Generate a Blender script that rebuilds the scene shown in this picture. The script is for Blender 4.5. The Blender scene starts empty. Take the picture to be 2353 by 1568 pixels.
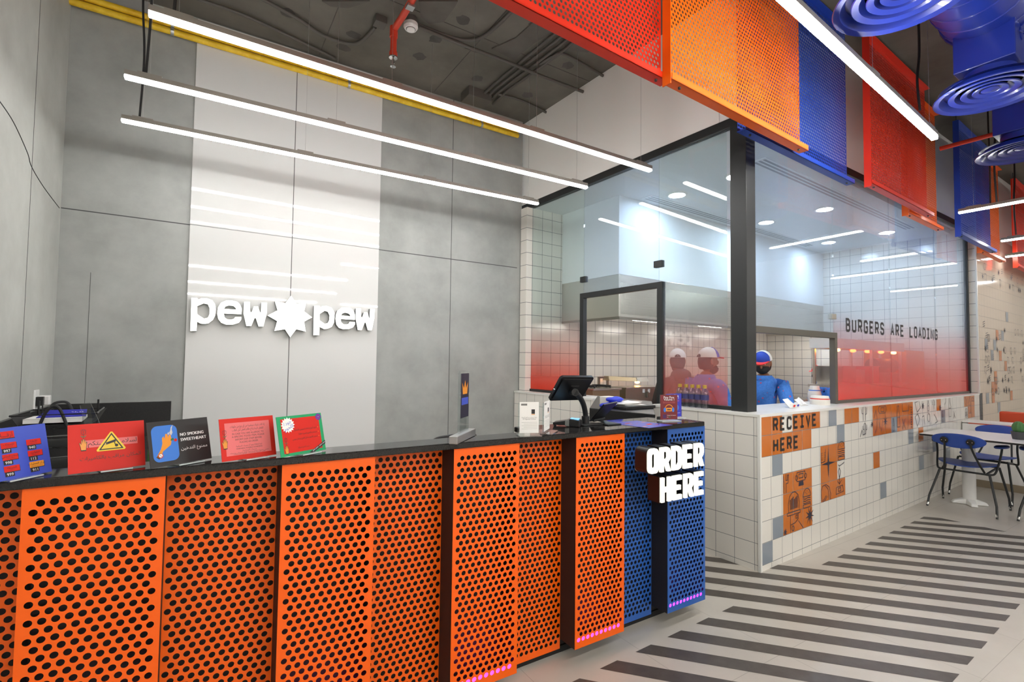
import bpy, bmesh, math, random
import numpy as np
from mathutils import Matrix, Vector, geometry
random.seed(7)
SC = bpy.context.scene
COL = SC.collection
# ---------------------------------------------------------------- camera
F, YAW, PITCH, ROLL, CAMH = 1140.33, 32.2886, 2.2691, 0.7257, 1.4511
_y, _p, _r = (math.radians(v) for v in (YAW, PITCH, ROLL))
FWD = np.array([math.sin(_y)*math.cos(_p), math.cos(_y)*math.cos(_p), math.sin(_p)])
_rt = np.array([math.cos(_y), -math.sin(_y), 0.0]); _up = np.cross(_rt, FWD)
RT = _rt*math.cos(_r)+_up*math.sin(_r); UP = -_rt*math.sin(_r)+_up*math.cos(_r)
CAM = np.array([0, 0, CAMH])
cd = bpy.data.cameras.new('camera'); cam = bpy.data.objects.new('camera', cd); COL.objects.link(cam)
cd.sensor_width = 36; cd.lens = F/2353*36; cd.clip_start = 0.05; cd.clip_end = 100
cam.matrix_world = Matrix(((RT[0], UP[0], -FWD[0], 0), (RT[1], UP[1], -FWD[1], 0), (RT[2], UP[2], -FWD[2], CAMH), (0, 0, 0, 1)))
SC.camera = cam
# ---------------------------------------------------------------- world and exposure
w = bpy.data.worlds.new('world'); SC.world = w; w.use_nodes = True
w.node_tree.nodes['Background'].inputs[0].default_value = (0.95, 0.97, 1.0, 1)
w.node_tree.nodes['Background'].inputs[1].default_value = 0.6
SC.view_settings.view_transform = 'Standard'; SC.view_settings.look = 'None'
SC.view_settings.gamma = 1; SC.view_settings.exposure = 0.56; SC.view_settings.use_curve_mapping = False
SC.cycles.use_denoising = True; SC.cycles.use_adaptive_sampling = True; SC.cycles.adaptive_threshold = 0.02
SC.cycles.max_bounces = 8; SC.cycles.transparent_max_bounces = 24; SC.cycles.diffuse_bounces = 4
SC.cycles.caustics_reflective = False; SC.cycles.caustics_refractive = False
SC.cycles.sample_clamp_indirect = 6
LAMP, LAMPC = 64.0, 24.0   # strength of the linear lamps of the hall and of the three over the counter
KLAMP = 180.0
# ---------------------------------------------------------------- measuring helpers: a photo pixel to a point on a plane of the room
AK = math.radians(2.6185); KO = np.array([3.353, 2.0342, 0.0])
KXV = np.array([math.cos(AK), math.sin(AK), 0]); KYV = np.array([-math.sin(AK), math.cos(AK), 0])
KM = Matrix.Translation(KO) @ Matrix.Rotation(AK, 4, 'Z')
IM = Matrix.Identity(4)
def ray(px, py): return FWD+RT*((px-1176.5)/F)+UP*((784-py)/F)
def hit(px, py, n, o):
    d = ray(px, py); t = ((np.array(o)-CAM)@n)/(d@n); return CAM+d*t
def PX(px, py, v): return hit(px, py, np.array([1., 0, 0]), [v, 0, 0])
def PY(px, py, v): return hit(px, py, np.array([0, 1., 0]), [0, v, 0])
def PZ(px, py, v): return hit(px, py, np.array([0, 0, 1.]), [0, 0, v])
KM2 = KM @ Matrix.Translation((0.147, 0.232, 0)) @ Matrix.Rotation(-0.0245, 4, 'Z') @ Matrix.Translation((-0.147, -0.232, 0))   # line of the front glazing
def toK(q): q = np.array(q)-KO; return np.array([q@KXV, q@KYV, q[2]])
def KU(px, py, u): return toK(hit(px, py, KXV, KO+KXV*u))
def KV(px, py, v): return toK(hit(px, py, KYV, KO+KYV*v))
def K2V(px, py, v):
    m = np.array(KM2); q = hit(px, py, m[:3, 1], m[:3, 3]+m[:3, 1]*v); return m[:3, :3].T@(q-m[:3, 3])
def KZ(px, py, z): return toK(PZ(px, py, z))
# ---------------------------------------------------------------- materials
def lin(c):
    return tuple(((v/255)/12.92 if v/255 <= 0.04045 else ((v/255+0.055)/1.055)**2.4) for v in c)+(1,)
MATS = {}
def mat(name, rgb, rough=0.5, metal=0.0, emit=0, ecol=None, spec=0.5, noise=None, bump=0, coat=0):
    m = bpy.data.materials.new(name); m.use_nodes = True; MATS[name] = m
    nt = m.node_tree; b = nt.nodes['Principled BSDF']
    b.inputs['Base Color'].default_value = lin(rgb); b.inputs['Roughness'].default_value = rough
    b.inputs['Metallic'].default_value = metal; b.inputs['Specular IOR Level'].default_value = spec
    b.inputs['Coat Weight'].default_value = coat
    if emit:
        b.inputs['Emission Color'].default_value = lin(ecol or rgb); b.inputs['Emission Strength'].default_value = emit
    if noise:
        sc, amt = noise
        tc = nt.nodes.new('ShaderNodeTexCoord'); n = nt.nodes.new('ShaderNodeTexNoise')
        n.inputs['Scale'].default_value = sc; n.inputs['Detail'].default_value = 8; n.inputs['Roughness'].default_value = 0.62
        nt.links.new(tc.outputs['Object'], n.inputs['Vector'])
        r = nt.nodes.new('ShaderNodeValToRGB'); r.color_ramp.elements[0].position = 0.28; r.color_ramp.elements[1].position = 0.72
        a = lin([max(0, v-amt) for v in rgb]); c = lin([min(255, v+amt) for v in rgb])
        r.color_ramp.elements[0].color = a; r.color_ramp.elements[1].color = c
        nt.links.new(n.outputs['Fac'], r.inputs['Fac']); nt.links.new(r.outputs['Color'], b.inputs['Base Color'])
        if bump:
            bp = nt.nodes.new('ShaderNodeBump'); bp.inputs['Strength'].default_value = bump; bp.inputs['Distance'].default_value = 0.01
            nt.links.new(n.outputs['Fac'], bp.inputs['Height']); nt.links.new(bp.outputs['Normal'], b.inputs['Normal'])
    return m
def math_node(nt, op, a, b=None, c=None):
    n = nt.nodes.new('ShaderNodeMath'); n.operation = op
    for i, v in enumerate((a, b, c)):
        if v is None: continue
        if isinstance(v, (int, float)): n.inputs[i].default_value = v
        else: nt.links.new(v, n.inputs[i])
    return n.outputs[0]
def grid_mask(nt, ax, ox, px, oz, pz, g):
    """1 on grout lines of a grid in object coordinates along axis ax (and z)"""
    tc = nt.nodes.new('ShaderNodeTexCoord'); sp = nt.nodes.new('ShaderNodeSeparateXYZ'); nt.links.new(tc.outputs['Object'], sp.inputs[0])
    res = []
    for out, o, p in ((sp.outputs[ax], ox, px), (sp.outputs['Y' if (ax == 'X' and pz < 0) else 'Z'], oz, abs(pz))):
        f = math_node(nt, 'FRACT', math_node(nt, 'DIVIDE', math_node(nt, 'SUBTRACT', out, o), p))
        d = math_node(nt, 'ABSOLUTE', math_node(nt, 'SUBTRACT', f, 0.5))
        res.append(math_node(nt, 'GREATER_THAN', d, 0.5-g/p/2))
    return math_node(nt, 'MAXIMUM', res[0], res[1])
def tile_mat(name, rgb, ax, ox=0.0, oz=0.041, p=0.15, rough=0.12, grout=(120, 124, 128), g=0.0035):
    m = mat(name, rgb, rough); nt = m.node_tree; b = nt.nodes['Principled BSDF']
    k = grid_mask(nt, ax, ox, p, oz, p, g)
    mx = nt.nodes.new('ShaderNodeMix'); mx.data_type = 'RGBA'
    mx.inputs['A'].default_value = lin(rgb); mx.inputs['B'].default_value = lin(grout)
    nt.links.new(k, mx.inputs['Factor']); nt.links.new(mx.outputs['Result'], b.inputs['Base Color'])
    rr = math_node(nt, 'MULTIPLY_ADD', k, 0.6, rough); nt.links.new(rr, b.inputs['Roughness'])
    bp = nt.nodes.new('ShaderNodeBump'); bp.inputs['Strength'].default_value = 0.5; bp.inputs['Distance'].default_value = 0.002; bp.invert = True
    nt.links.new(k, bp.inputs['Height']); nt.links.new(bp.outputs['Normal'], b.inputs['Normal'])
    return m
def glass_mat(name, tint=(236, 246, 246), film=None, refl=1.0, haze=0.0):
    """thin pane: clear tint + mirror reflection; film = (rgb, z0, z1, amount) a printed fade from the bottom up"""
    m = bpy.data.materials.new(name); m.use_nodes = True; MATS[name] = m; nt = m.node_tree; nt.nodes.clear()
    out = nt.nodes.new('ShaderNodeOutputMaterial'); tr = nt.nodes.new('ShaderNodeBsdfTransparent'); tr.inputs[0].default_value = lin(tint)
    base = tr.outputs[0]
    if haze:
        df0 = nt.nodes.new('ShaderNodeBsdfTranslucent'); df0.inputs[0].default_value = (0.9, 0.95, 1, 1)
        mh = nt.nodes.new('ShaderNodeMixShader'); mh.inputs[0].default_value = haze
        nt.links.new(base, mh.inputs[1]); nt.links.new(df0.outputs[0], mh.inputs[2]); base = mh.outputs[0]
    if film:
        rgb, z0, z1, amt, pw = film
        tc = nt.nodes.new('ShaderNodeTexCoord'); sp = nt.nodes.new('ShaderNodeSeparateXYZ'); nt.links.new(tc.outputs['Object'], sp.inputs[0])
        mr = nt.nodes.new('ShaderNodeMapRange'); mr.interpolation_type = 'LINEAR'
        nt.links.new(sp.outputs['Z'], mr.inputs['Value'])
        mr.inputs['From Min'].default_value = z0; mr.inputs['From Max'].default_value = z1
        mr.inputs['To Min'].default_value = 1.0; mr.inputs['To Max'].default_value = 0.0
        cov = math_node(nt, 'MULTIPLY', math_node(nt, 'POWER', mr.outputs[0], pw), amt)
        d = nt.nodes.new('ShaderNodeBsdfDiffuse'); d.inputs[0].default_value = lin(rgb)
        t = nt.nodes.new('ShaderNodeBsdfTranslucent'); t.inputs[0].default_value = lin(rgb)
        t2 = nt.nodes.new('ShaderNodeBsdfTransparent'); t2.inputs[0].default_value = lin([min(255, v+70) for v in rgb])
        a1 = nt.nodes.new('ShaderNodeMixShader'); a1.inputs[0].default_value = 0.5
        nt.links.new(d.outputs[0], a1.inputs[1]); nt.links.new(t.outputs[0], a1.inputs[2])
        a2 = nt.nodes.new('ShaderNodeMixShader'); a2.inputs[0].default_value = 0.35
        nt.links.new(a1.outputs[0], a2.inputs[1]); nt.links.new(t2.outputs[0], a2.inputs[2])
        mx = nt.nodes.new('ShaderNodeMixShader'); nt.links.new(cov, mx.inputs[0])
        nt.links.new(base, mx.inputs[1]); nt.links.new(a2.outputs[0], mx.inputs[2]); base = mx.outputs[0]
    gl = nt.nodes.new('ShaderNodeBsdfGlossy'); gl.inputs['Roughness'].default_value = 0.02; gl.inputs[0].default_value = (1, 1, 1, 1)
    fr = nt.nodes.new('ShaderNodeLayerWeight'); fr.inputs[0].default_value = 0.5
    fm = math_node(nt, 'MULTIPLY', math_node(nt, 'MULTIPLY_ADD', math_node(nt, 'POWER', fr.outputs['Facing'], 5.0), 0.96, 0.04), refl)
    mm = nt.nodes.new('ShaderNodeMixShader'); nt.links.new(fm, mm.inputs[0])
    nt.links.new(base, mm.inputs[1]); nt.links.new(gl.outputs[0], mm.inputs[2]); nt.links.new(mm.outputs[0], out.inputs[0])
    return m
# palette
mat('concrete', (156, 159, 156), 0.55, noise=(2.2, 15), bump=0.15)
mat('concrete_light', (188, 190, 185), 0.5, noise=(1.6, 16), bump=0.12)
mat('concrete_joint', (70, 72, 72), 0.8)
mat('slab_grey', (104, 100, 92), 0.85, noise=(1.3, 16), bump=0.2)
mat('slab_patch', (80, 77, 73), 0.85, noise=(5, 10))
mat('slab_step', (93, 89, 83), 0.85, noise=(2, 12))
mat('conduit_grey', (88, 84, 79), 0.55)
mat('white_gloss', (218, 219, 218), 0.025)
mat('white_paint', (244, 243, 240), 0.6)
mat('white_kitchen', (238, 242, 244), 0.5)
mat('white_trim', (236, 236, 232), 0.3)
mat('white_plastic', (238, 238, 236), 0.35)
mat('paper_white', (240, 239, 236), 0.7)
mat('orange_panel', (255, 101, 0), 0.42)
mat('orange_sheet', (246, 104, 10), 0.38)
mat('red_sheet', (226, 50, 24), 0.38)
mat('blue_sheet', (30, 66, 168), 0.36)
mat('blue_panel', (44, 96, 178), 0.4)
mat('dark_case', (40, 34, 33), 0.6)
mat('granite', (33, 32, 32), 0.07, noise=(260, 9))
mat('granite_rough', (38, 38, 38), 0.3, noise=(240, 12))
mat('black_steel', (46, 48, 49), 0.42, metal=0.3)
mat('steel_frame', (112, 108, 100), 0.38, metal=0.7)
mat('black_plastic', (24, 24, 26), 0.38)
mat('black_rubber', (28, 28, 30), 0.6)
mat('black_matte', (22, 22, 22), 0.8)
mat('grey_plastic', (120, 122, 120), 0.4)
mat('stainless', (205, 200, 190), 0.28, metal=1.0)
mat('stainless_dark', (150, 145, 136), 0.35, metal=1.0)
mat('brass_steel', (180, 165, 135), 0.35, metal=0.9)
mat('chrome', (225, 225, 225), 0.12, metal=1.0)
mat('aluminium', (190, 190, 190), 0.35, metal=0.9)
mat('lamp_white', (255, 255, 255), 0.5, emit=LAMP, ecol=(255, 252, 246)); mat('lamp_counter', (255, 255, 255), 0.5, emit=LAMPC, ecol=(255, 253, 250))
mat('lamp_body', (150, 146, 138), 0.45, metal=0.3)
mat('downlight', (255, 255, 255), 0.5, emit=KLAMP, ecol=(208, 230, 255))
mat('sign_white', (255, 255, 250), 0.5, emit=1.3, ecol=(255, 255, 246))
mat('sign_side', (112, 114, 116), 0.4, metal=0.4)
mat('order_white', (255, 255, 245), 0.5, emit=0.6, ecol=(255, 252, 232))
mat('yellow_pipe', (246, 196, 40), 0.5, noise=(9, 24))
mat('red_pipe', (206, 66, 44), 0.4)
mat('led_pink', (255, 90, 230), 0.5, emit=5, ecol=(255, 40, 215))
mat('led_purple', (190, 80, 255), 0.5, emit=5, ecol=(175, 40, 255))
mat('floor_tile', (196, 190, 180), 0.3, noise=(1.2, 10))
mat('floor_stripe', (84, 78, 72), 0.42, noise=(14, 9))
mat('duct_blue', (30, 50, 146), 0.3, coat=0.2)
mat('chair_blue', (40, 74, 160), 0.45)
mat('table_white', (238, 236, 234), 0.3)
mat('seat_red', (206, 74, 34), 0.5)
mat('skirting_brown', (152, 138, 116), 0.6)
mat('acrylic_edge', (215, 222, 222), 0.1)
mat('skin_brown', (132, 88, 66), 0.55)
mat('hair_black', (26, 22, 20), 0.8)
mat('shirt_blue', (60, 122, 208), 0.8, noise=(60, 12))
mat('hoodie_brown', (58, 50, 46), 0.9)
mat('trouser_black', (30, 30, 32), 0.85)
mat('mask_black', (26, 26, 28), 0.8)
mat('cap_white', (232, 230, 226), 0.8)
mat('cap_blue', (40, 72, 180), 0.75)
mat('cap_red', (226, 40, 40), 0.7)
mat('tile_orange', (207, 114, 34), 0.14)
mat('tile_grey', (143, 153, 164), 0.14)
mat('ink_navy', (34, 32, 54), 0.4)
mat('ink_black', (34, 32, 34), 0.5)
mat('ink_brown', (70, 52, 46), 0.5)
mat('card_red', (216, 38, 24), 0.5, spec=.3); mat('card_pink', (234, 120, 120), 0.5, spec=.3); mat('card_black', (50, 48, 48), 0.3)
mat('card_blue', (62, 84, 196), 0.35); mat('card_green', (20, 160, 100), 0.35); mat('card_sky', (62, 124, 214), 0.35)
mat('card_white', (246, 246, 244), 0.4); mat('card_yellow', (238, 202, 26), 0.35); mat('card_orange', (236, 150, 40), 0.35)
mat('card_maroon', (116, 36, 44), 0.35); mat('card_purple', (70, 30, 90), 0.35); mat('card_grey', (120, 118, 116), 0.4)
mat('card_indigo', (58, 60, 178), 0.35); mat('card_dusk', (90, 60, 160), 0.35); mat('card_leaf', (30, 120, 76), 0.4)
mat('card_smoke', (206, 202, 200), 0.4)
mat('screen_blue', (120, 180, 225), 0.3, emit=0.8)
mat('bulb_warm', (255, 190, 110), 0.5, emit=24, ecol=(255, 165, 80))
mat('added_hood_light', (255, 255, 255), 0.5, emit=26, ecol=(255, 249, 240)); mat('bulb_red', (255, 90, 40), 0.5, emit=16, ecol=(255, 90, 40))
mat('cup_paper', (238, 234, 226), 0.6); mat('bag_blue', (36, 56, 200), 0.4)
mat('cactus_green', (70, 120, 66), 0.6); mat('pot_grey', (70, 70, 72), 0.6)
mat('bottle_cap', (178, 150, 60), 0.4); mat('label_navy', (60, 60, 110), 0.5)
mat('hole_dark', (20, 20, 20), 0.9)
mat('counter_dark', (60, 56, 52), 0.25)
tile_mat('tile_u', (236, 233, 226), 'X'); tile_mat('tile_v', (236, 233, 226), 'Y', ox=0.041)
tile_mat('tile_kitchen_u', (234, 230, 222), 'X', rough=0.18, grout=(100, 104, 108), g=0.005, oz=0.05); tile_mat('tile_kitchen_v', (234, 230, 222), 'Y', rough=0.18, grout=(100, 104, 108), g=0.005, oz=0.05)
tile_mat('tile_beige', (222, 206, 186), 'X', rough=0.08, grout=(150, 142, 132), g=0.004)
tile_mat('floor_kitchen', (196, 194, 190), 'X')
glass_mat('acrylic', (248, 252, 252), refl=1.3)
glass_mat('glass_left', (246, 251, 250), film=((255, 74, 42), 1.08, 2.1, 0.94, 2.0), refl=1.0, haze=0.06)
glass_mat('glass_side', (246, 251, 250), film=((255, 100, 62), 1.06, 1.95, 0.52, 1.5), refl=1.0, haze=0.07)
glass_mat('glass_front', (244, 249, 252), film=((255, 58, 32), 1.05, 1.98, 0.88, 1.3), refl=1.0, haze=0.13)
glass_mat('glass_clear', (244, 249, 252), refl=1.0, haze=0.10)
glass_mat('bottle_clear', (226, 230, 236), refl=2.6)
glass_mat('lamp_shield', (235, 240, 245), refl=1.5, haze=0.2)
def _floor_joints():
    m = MATS['floor_tile']; nt = m.node_tree; b = nt.nodes['Principled BSDF']
    k = grid_mask(nt, 'X', 0.13, 0.6, 0.22, -0.6, 0.003)
    src = b.inputs['Base Color'].links[0].from_socket
    mx = nt.nodes.new('ShaderNodeMix'); mx.data_type = 'RGBA'; nt.links.new(math_node(nt, 'MULTIPLY', k, 0.45), mx.inputs['Factor'])
    nt.links.new(src, mx.inputs['A']); mx.inputs['B'].default_value = lin((120, 112, 102)); nt.links.new(mx.outputs['Result'], b.inputs['Base Color'])
_floor_joints()
def _dotted_shirt():
    m = MATS['shirt_blue']; nt = m.node_tree; b = nt.nodes['Principled BSDF']
    tc = nt.nodes.new('ShaderNodeTexCoord'); v = nt.nodes.new('ShaderNodeTexVoronoi'); v.inputs['Scale'].default_value = 17
    nt.links.new(tc.outputs['Object'], v.inputs['Vector']); k = math_node(nt, 'LESS_THAN', v.outputs['Distance'], 0.16)
    src = b.inputs['Base Color'].links[0].from_socket
    mx = nt.nodes.new('ShaderNodeMix'); mx.data_type = 'RGBA'; nt.links.new(k, mx.inputs['Factor'])
    nt.links.new(src, mx.inputs['A']); mx.inputs['B'].default_value = lin((190, 80, 120)); nt.links.new(mx.outputs['Result'], b.inputs['Base Color'])
_dotted_shirt()
# ---------------------------------------------------------------- mesh building
WMAT = {}
_TXT = {}
def text_geo(s):
    if s not in _TXT:
        c = bpy.data.curves.new('lettering_curve', 'FONT'); c.body = s; c.size = 1; c.resolution_u = 3
        o = bpy.data.objects.new('lettering_curve', c); COL.objects.link(o); bpy.context.view_layer.update()
        me = bpy.data.meshes.new_from_object(o.evaluated_get(bpy.context.evaluated_depsgraph_get()))
        vs = [(v.co.x, v.co.y) for v in me.vertices]; fs = [list(p.vertices) for p in me.polygons]
        bpy.data.objects.remove(o); bpy.data.meshes.remove(me); bpy.data.curves.remove(c)
        xs = [v[0] for v in vs] or [0, 1]
        _TXT[s] = (vs, fs, min(xs), max(xs))
    return _TXT[s]
_AR = {}
def _ar(ch, base, n): _AR[ch] = (base, n)
for _ch, _b, _n in (('آ',0xFE81,2),('أ',0xFE83,2),('إ',0xFE87,2),('ئ',0xFE89,4),('ا',0xFE8D,2),('ب',0xFE8F,4),('ة',0xFE93,2),('ت',0xFE95,4),('ث',0xFE99,4),('ج',0xFE9D,4),('ح',0xFEA1,4),('خ',0xFEA5,4),('د',0xFEA9,2),('ذ',0xFEAB,2),('ر',0xFEAD,2),('ز',0xFEAF,2),('س',0xFEB1,4),('ش',0xFEB5,4),('ص',0xFEB9,4),('ض',0xFEBD,4),('ط',0xFEC1,4),('ع',0xFEC9,4),('غ',0xFECD,4),('ف',0xFED1,4),('ق',0xFED5,4),('ك',0xFED9,4),('ل',0xFEDD,4),('م',0xFEE1,4),('ن',0xFEE5,4),('ه',0xFEE9,4),('و',0xFEED,2),('ى',0xFEEF,2),('ي',0xFEF1,4)):
    _ar(_ch, _b, _n)
def arabic(s):
    """Arabic letters in their joined forms, laid out left to right for a plain text curve"""
    s = s.replace('لا', '\u0001').replace('لأ', '\u0002')
    tab = dict(_AR); tab['\u0001'] = (0xFEFB, 2); tab['\u0002'] = (0xFEF7, 2)
    out = []
    for i, ch in enumerate(s):
        if ch == 'ـ': out.append(ch); continue
        if ch not in tab: out.append(ch); continue
        b, n = tab[ch]
        pv = i > 0 and (s[i-1] == 'ـ' or (s[i-1] in tab and tab[s[i-1]][1] == 4))
        nx = n == 4 and i+1 < len(s) and (s[i+1] == 'ـ' or s[i+1] in tab)
        out.append(chr(b+(3 if pv and nx else 1 if pv else 2 if nx else 0)))
    return ''.join(reversed(out))
V3 = lambda *a: np.array(a, float)
class MB:
    def __init__(s, M=None): s.v = []; s.f = []; s.fm = []; s.mats = []; s.M = M
    def mi(s, m):
        if m not in s.mats: s.mats.append(m)
        return s.mats.index(m)
    def add(s, vs, fs, m):
        n = len(s.v)
        for q in vs:
            q = Vector((float(q[0]), float(q[1]), float(q[2])))
            s.v.append(tuple(s.M @ q) if s.M else tuple(q))
        k = s.mi(m)
        for q in fs: s.f.append(tuple(n+i for i in q)); s.fm.append(k)
        return s
    def box(s, x0, x1, y0, y1, z0, z1, m='black_matte'):
        return s.hexa([(x0, y0, z0), (x1, y0, z0), (x1, y1, z0), (x0, y1, z0), (x0, y0, z1), (x1, y0, z1), (x1, y1, z1), (x0, y1, z1)], m)
    def hexa(s, p, m):
        return s.add(p, [(3, 2, 1, 0), (4, 5, 6, 7), (0, 1, 5, 4), (1, 2, 6, 5), (2, 3, 7, 6), (3, 0, 4, 7)], m)
    def slab(s, p, t, m):
        """a flat polygon (3-D points) given thickness t along its normal (backwards)"""
        p = [V3(*q) for q in p]; n = np.cross(p[1]-p[0], p[2]-p[0]); n = n/np.linalg.norm(n)*t; k = len(p)
        return s.add(p+[q-n for q in p], [tuple(range(k)), tuple(range(2*k-1, k-1, -1))]+[(i, k+i, k+(i+1) % k, (i+1) % k) for i in range(k)], m)
    def poly(s, p, m): return s.add(p, [tuple(range(len(p)))], m)
    def obox(s, c, ax, ay, az, m):
        """box about centre c with half-axes ax, ay, az"""
        c, ax, ay, az = (V3(*q) for q in (c, ax, ay, az))
        return s.hexa([c+ax*i+ay*j+az*k for k in (-1, 1) for i, j in ((-1, -1), (1, -1), (1, 1), (-1, 1))], m)
    def ring(s, c, d, r, n, ref=None):
        d = d/np.linalg.norm(d); a = np.cross(d, ref if ref is not None else ((0, 0, 1) if abs(d[2]) < 0.9 else (1, 0, 0))); a = a/np.linalg.norm(a); b = np.cross(d, a)
        return [c+(a*math.cos(2*math.pi*i/n)+b*math.sin(2*math.pi*i/n))*r for i in range(n)]
    def tube(s, pts, r, m, n=10, cap=True, closed=False):
        pts = [V3(*p) for p in pts]; k = len(pts); rs = r if isinstance(r, (list, tuple)) else [r]*k; vs = []
        for i, p in enumerate(pts):
            if closed: d = pts[(i+1) % k]-pts[i-1]
            else: d = pts[min(i+1, k-1)]-pts[max(i-1, 0)]
            d = d/np.linalg.norm(d)
            if i == 0:
                a = np.cross(d, (0, 0, 1) if abs(d[2]) < 0.9 else (1, 0, 0)); a = a/np.linalg.norm(a)
            else:
                a = a-d*(a@d); a = a/np.linalg.norm(a)
            b = np.cross(d, a)
            vs += [p+(a*math.cos(2*math.pi*j/n)+b*math.sin(2*math.pi*j/n))*rs[i] for j in range(n)]
        fs = [(i*n+j, i*n+(j+1) % n, ((i+1) % k)*n+(j+1) % n, ((i+1) % k)*n+j) for i in range(k if closed else k-1) for j in range(n)]
        if cap and not closed: fs += [tuple(range(n-1, -1, -1)), tuple((k-1)*n+j for j in range(n))]
        return s.add(vs, fs, m)
    def cyl(s, p0, p1, r, m, n=16, r1=None): return s.tube([p0, p1], [r, r if r1 is None else r1], m, n)
    def lathe(s, prof, c, m, n=24, axis='Z', caps=True):
        c = V3(*c); vs = []; k = len(prof)
        for r, z in prof:
            for j in range(n):
                a = 2*math.pi*j/n; q = (r*math.cos(a), r*math.sin(a), z)
                if axis == 'X': q = (z, q[0], q[1])
                if axis == 'Y': q = (q[0], -z, q[1])
                vs.append(c+V3(*q))
        fs = [(i*n+j, i*n+(j+1) % n, (i+1)*n+(j+1) % n, (i+1)*n+j) for i in range(k-1) for j in range(n)]
        if caps:
            if prof[0][0] > 1e-6: fs.append(tuple(range(n-1, -1, -1)))
            if prof[-1][0] > 1e-6: fs.append(tuple((k-1)*n+j for j in range(n)))
        return s.add(vs, fs, m)
    def ellipsoid(s, c, rx, ry, rz, m, nu=16, nv=10, fn=None):
        vs = []
        for i in range(nv+1):
            t = math.pi*i/nv
            for j in range(nu):
                a = 2*math.pi*j/nu; q = V3(math.sin(t)*math.cos(a)*rx, math.sin(t)*math.sin(a)*ry, -math.cos(t)*rz)
                if fn: q = fn(q)
                vs.append(V3(*c)+q)
        return s.add(vs, [(i*nu+j, i*nu+(j+1) % nu, (i+1)*nu+(j+1) % nu, (i+1)*nu+j) for i in range(nv) for j in range(nu)], m)
    def prism(s, loops, o, xd, yd, depth, m, mside=None):
        """2-D loops (outer first, then holes) in plane o+x*xd+y*yd, front face at o, body going back along -normal"""
        o, xd, yd = V3(*o), V3(*xd), V3(*yd); nn = np.cross(xd, yd); nn = nn/np.linalg.norm(nn)
        flat = [q for l in loops for q in l]
        tri = geometry.tessellate_polygon([[Vector((q[0], q[1], 0)) for q in l] for l in loops])
        P = [o+xd*q[0]+yd*q[1] for q in flat]; k = len(P)
        t2 = []
        for t in tri:
            a, b, c = (flat[i] for i in t)
            t2.append(tuple(t) if (b[0]-a[0])*(c[1]-a[1])-(b[1]-a[1])*(c[0]-a[0]) > 0 else tuple(reversed(t)))
        s.add(P, t2, m)
        if depth:
            s.add([q-nn*depth for q in P], [tuple(reversed(t)) for t in t2], mside or m)
            i0 = 0
            for l in loops:
                n = len(l); ar = sum(l[i][0]*l[(i+1) % n][1]-l[(i+1) % n][0]*l[i][1] for i in range(n))
                fs = [(i, n+i, n+(i+1) % n, (i+1) % n) for i in range(n)]
                if (ar < 0) != (l is not loops[0]): fs = [tuple(reversed(q)) for q in fs]
                s.add(P[i0:i0+n]+[q-nn*depth for q in P[i0:i0+n]], fs, mside or m); i0 += n
        return s
    def text(s, t, o, xd, yd, size, m, al='C', width=None):
        vs, fs, x0, x1 = text_geo(t); o, xd, yd = V3(*o), V3(*xd), V3(*yd)
        sx = size if width is None else width/(x1-x0)
        off = {'L': x0, 'C': (x0+x1)/2, 'R': x1}[al]
        return s.add([o+xd*((q[0]-off)*sx)+yd*(q[1]*size) for q in vs], fs, m)
    def stroke(s, pts, wd, o, xd, yd, m, closed=False):
        """a drawn line of width wd in the plane o+x*xd+y*yd"""
        o, xd, yd = V3(*o), V3(*xd), V3(*yd); p = [np.array(q, float) for q in pts]; n = len(p); L = []; R = []
        for i in range(n):
            a = p[i]-p[i-1] if (i > 0 or closed) else p[1]-p[0]
            b = p[(i+1) % n]-p[i] if (i < n-1 or closed) else p[-1]-p[-2]
            a = a/(np.linalg.norm(a)+1e-9); b = b/(np.linalg.norm(b)+1e-9)
            na, nb = np.array((-a[1], a[0])), np.array((-b[1], b[0])); mm = na+nb
            mm = nb if np.linalg.norm(mm) < 1e-3 else mm/np.linalg.norm(mm); k = min(1/max(mm@nb, 0.35), 2.0)
            L.append(p[i]+mm*k*wd/2); R.append(p[i]-mm*k*wd/2)
        vs = [o+xd*q[0]+yd*q[1] for q in L+R]
        return s.add(vs, [(n+i, n+(i+1) % n, (i+1) % n, i) for i in range(n if closed else n-1)], m)
    def build(s, name, parent=None, frame=IM, loc=None, smooth=0, bevel=0, local=False, origin=None, **props):
        me = bpy.data.meshes.new(name); vs = [Vector(q) for q in s.v]
        if parent is not None:
            P = WMAT[parent.name]; T = (P.inverted() @ frame) if not local else IM; wm = P
        else:
            if loc is None:
                xs = np.array([tuple(q) for q in vs]); loc = ((xs[:, 0].min()+xs[:, 0].max())/2, (xs[:, 1].min()+xs[:, 1].max())/2, xs[:, 2].min())
            if origin is not None: loc = origin
            wm = frame @ Matrix.Translation(loc); T = Matrix.Translation(loc).inverted()
        me.from_pydata([T @ q for q in vs], [], s.f)
        for q in s.mats: me.materials.append(MATS[q])
        me.polygons.foreach_set('material_index', s.fm)
        if smooth:
            me.polygons.foreach_set('use_smooth', [True]*len(s.f)); me.set_sharp_from_angle(angle=math.radians(smooth))
        me.update(); o = bpy.data.objects.new(name, me); COL.objects.link(o)
        if parent is not None: o.parent = parent
        else: o.matrix_world = wm
        WMAT[o.name] = wm
        if bevel:
            b = o.modifiers.new('edge', 'BEVEL'); b.width = bevel; b.segments = 2; b.limit_method = 'ANGLE'; b.angle_limit = math.radians(40)
        for k, q in props.items(): o[k] = q
        return o
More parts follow.
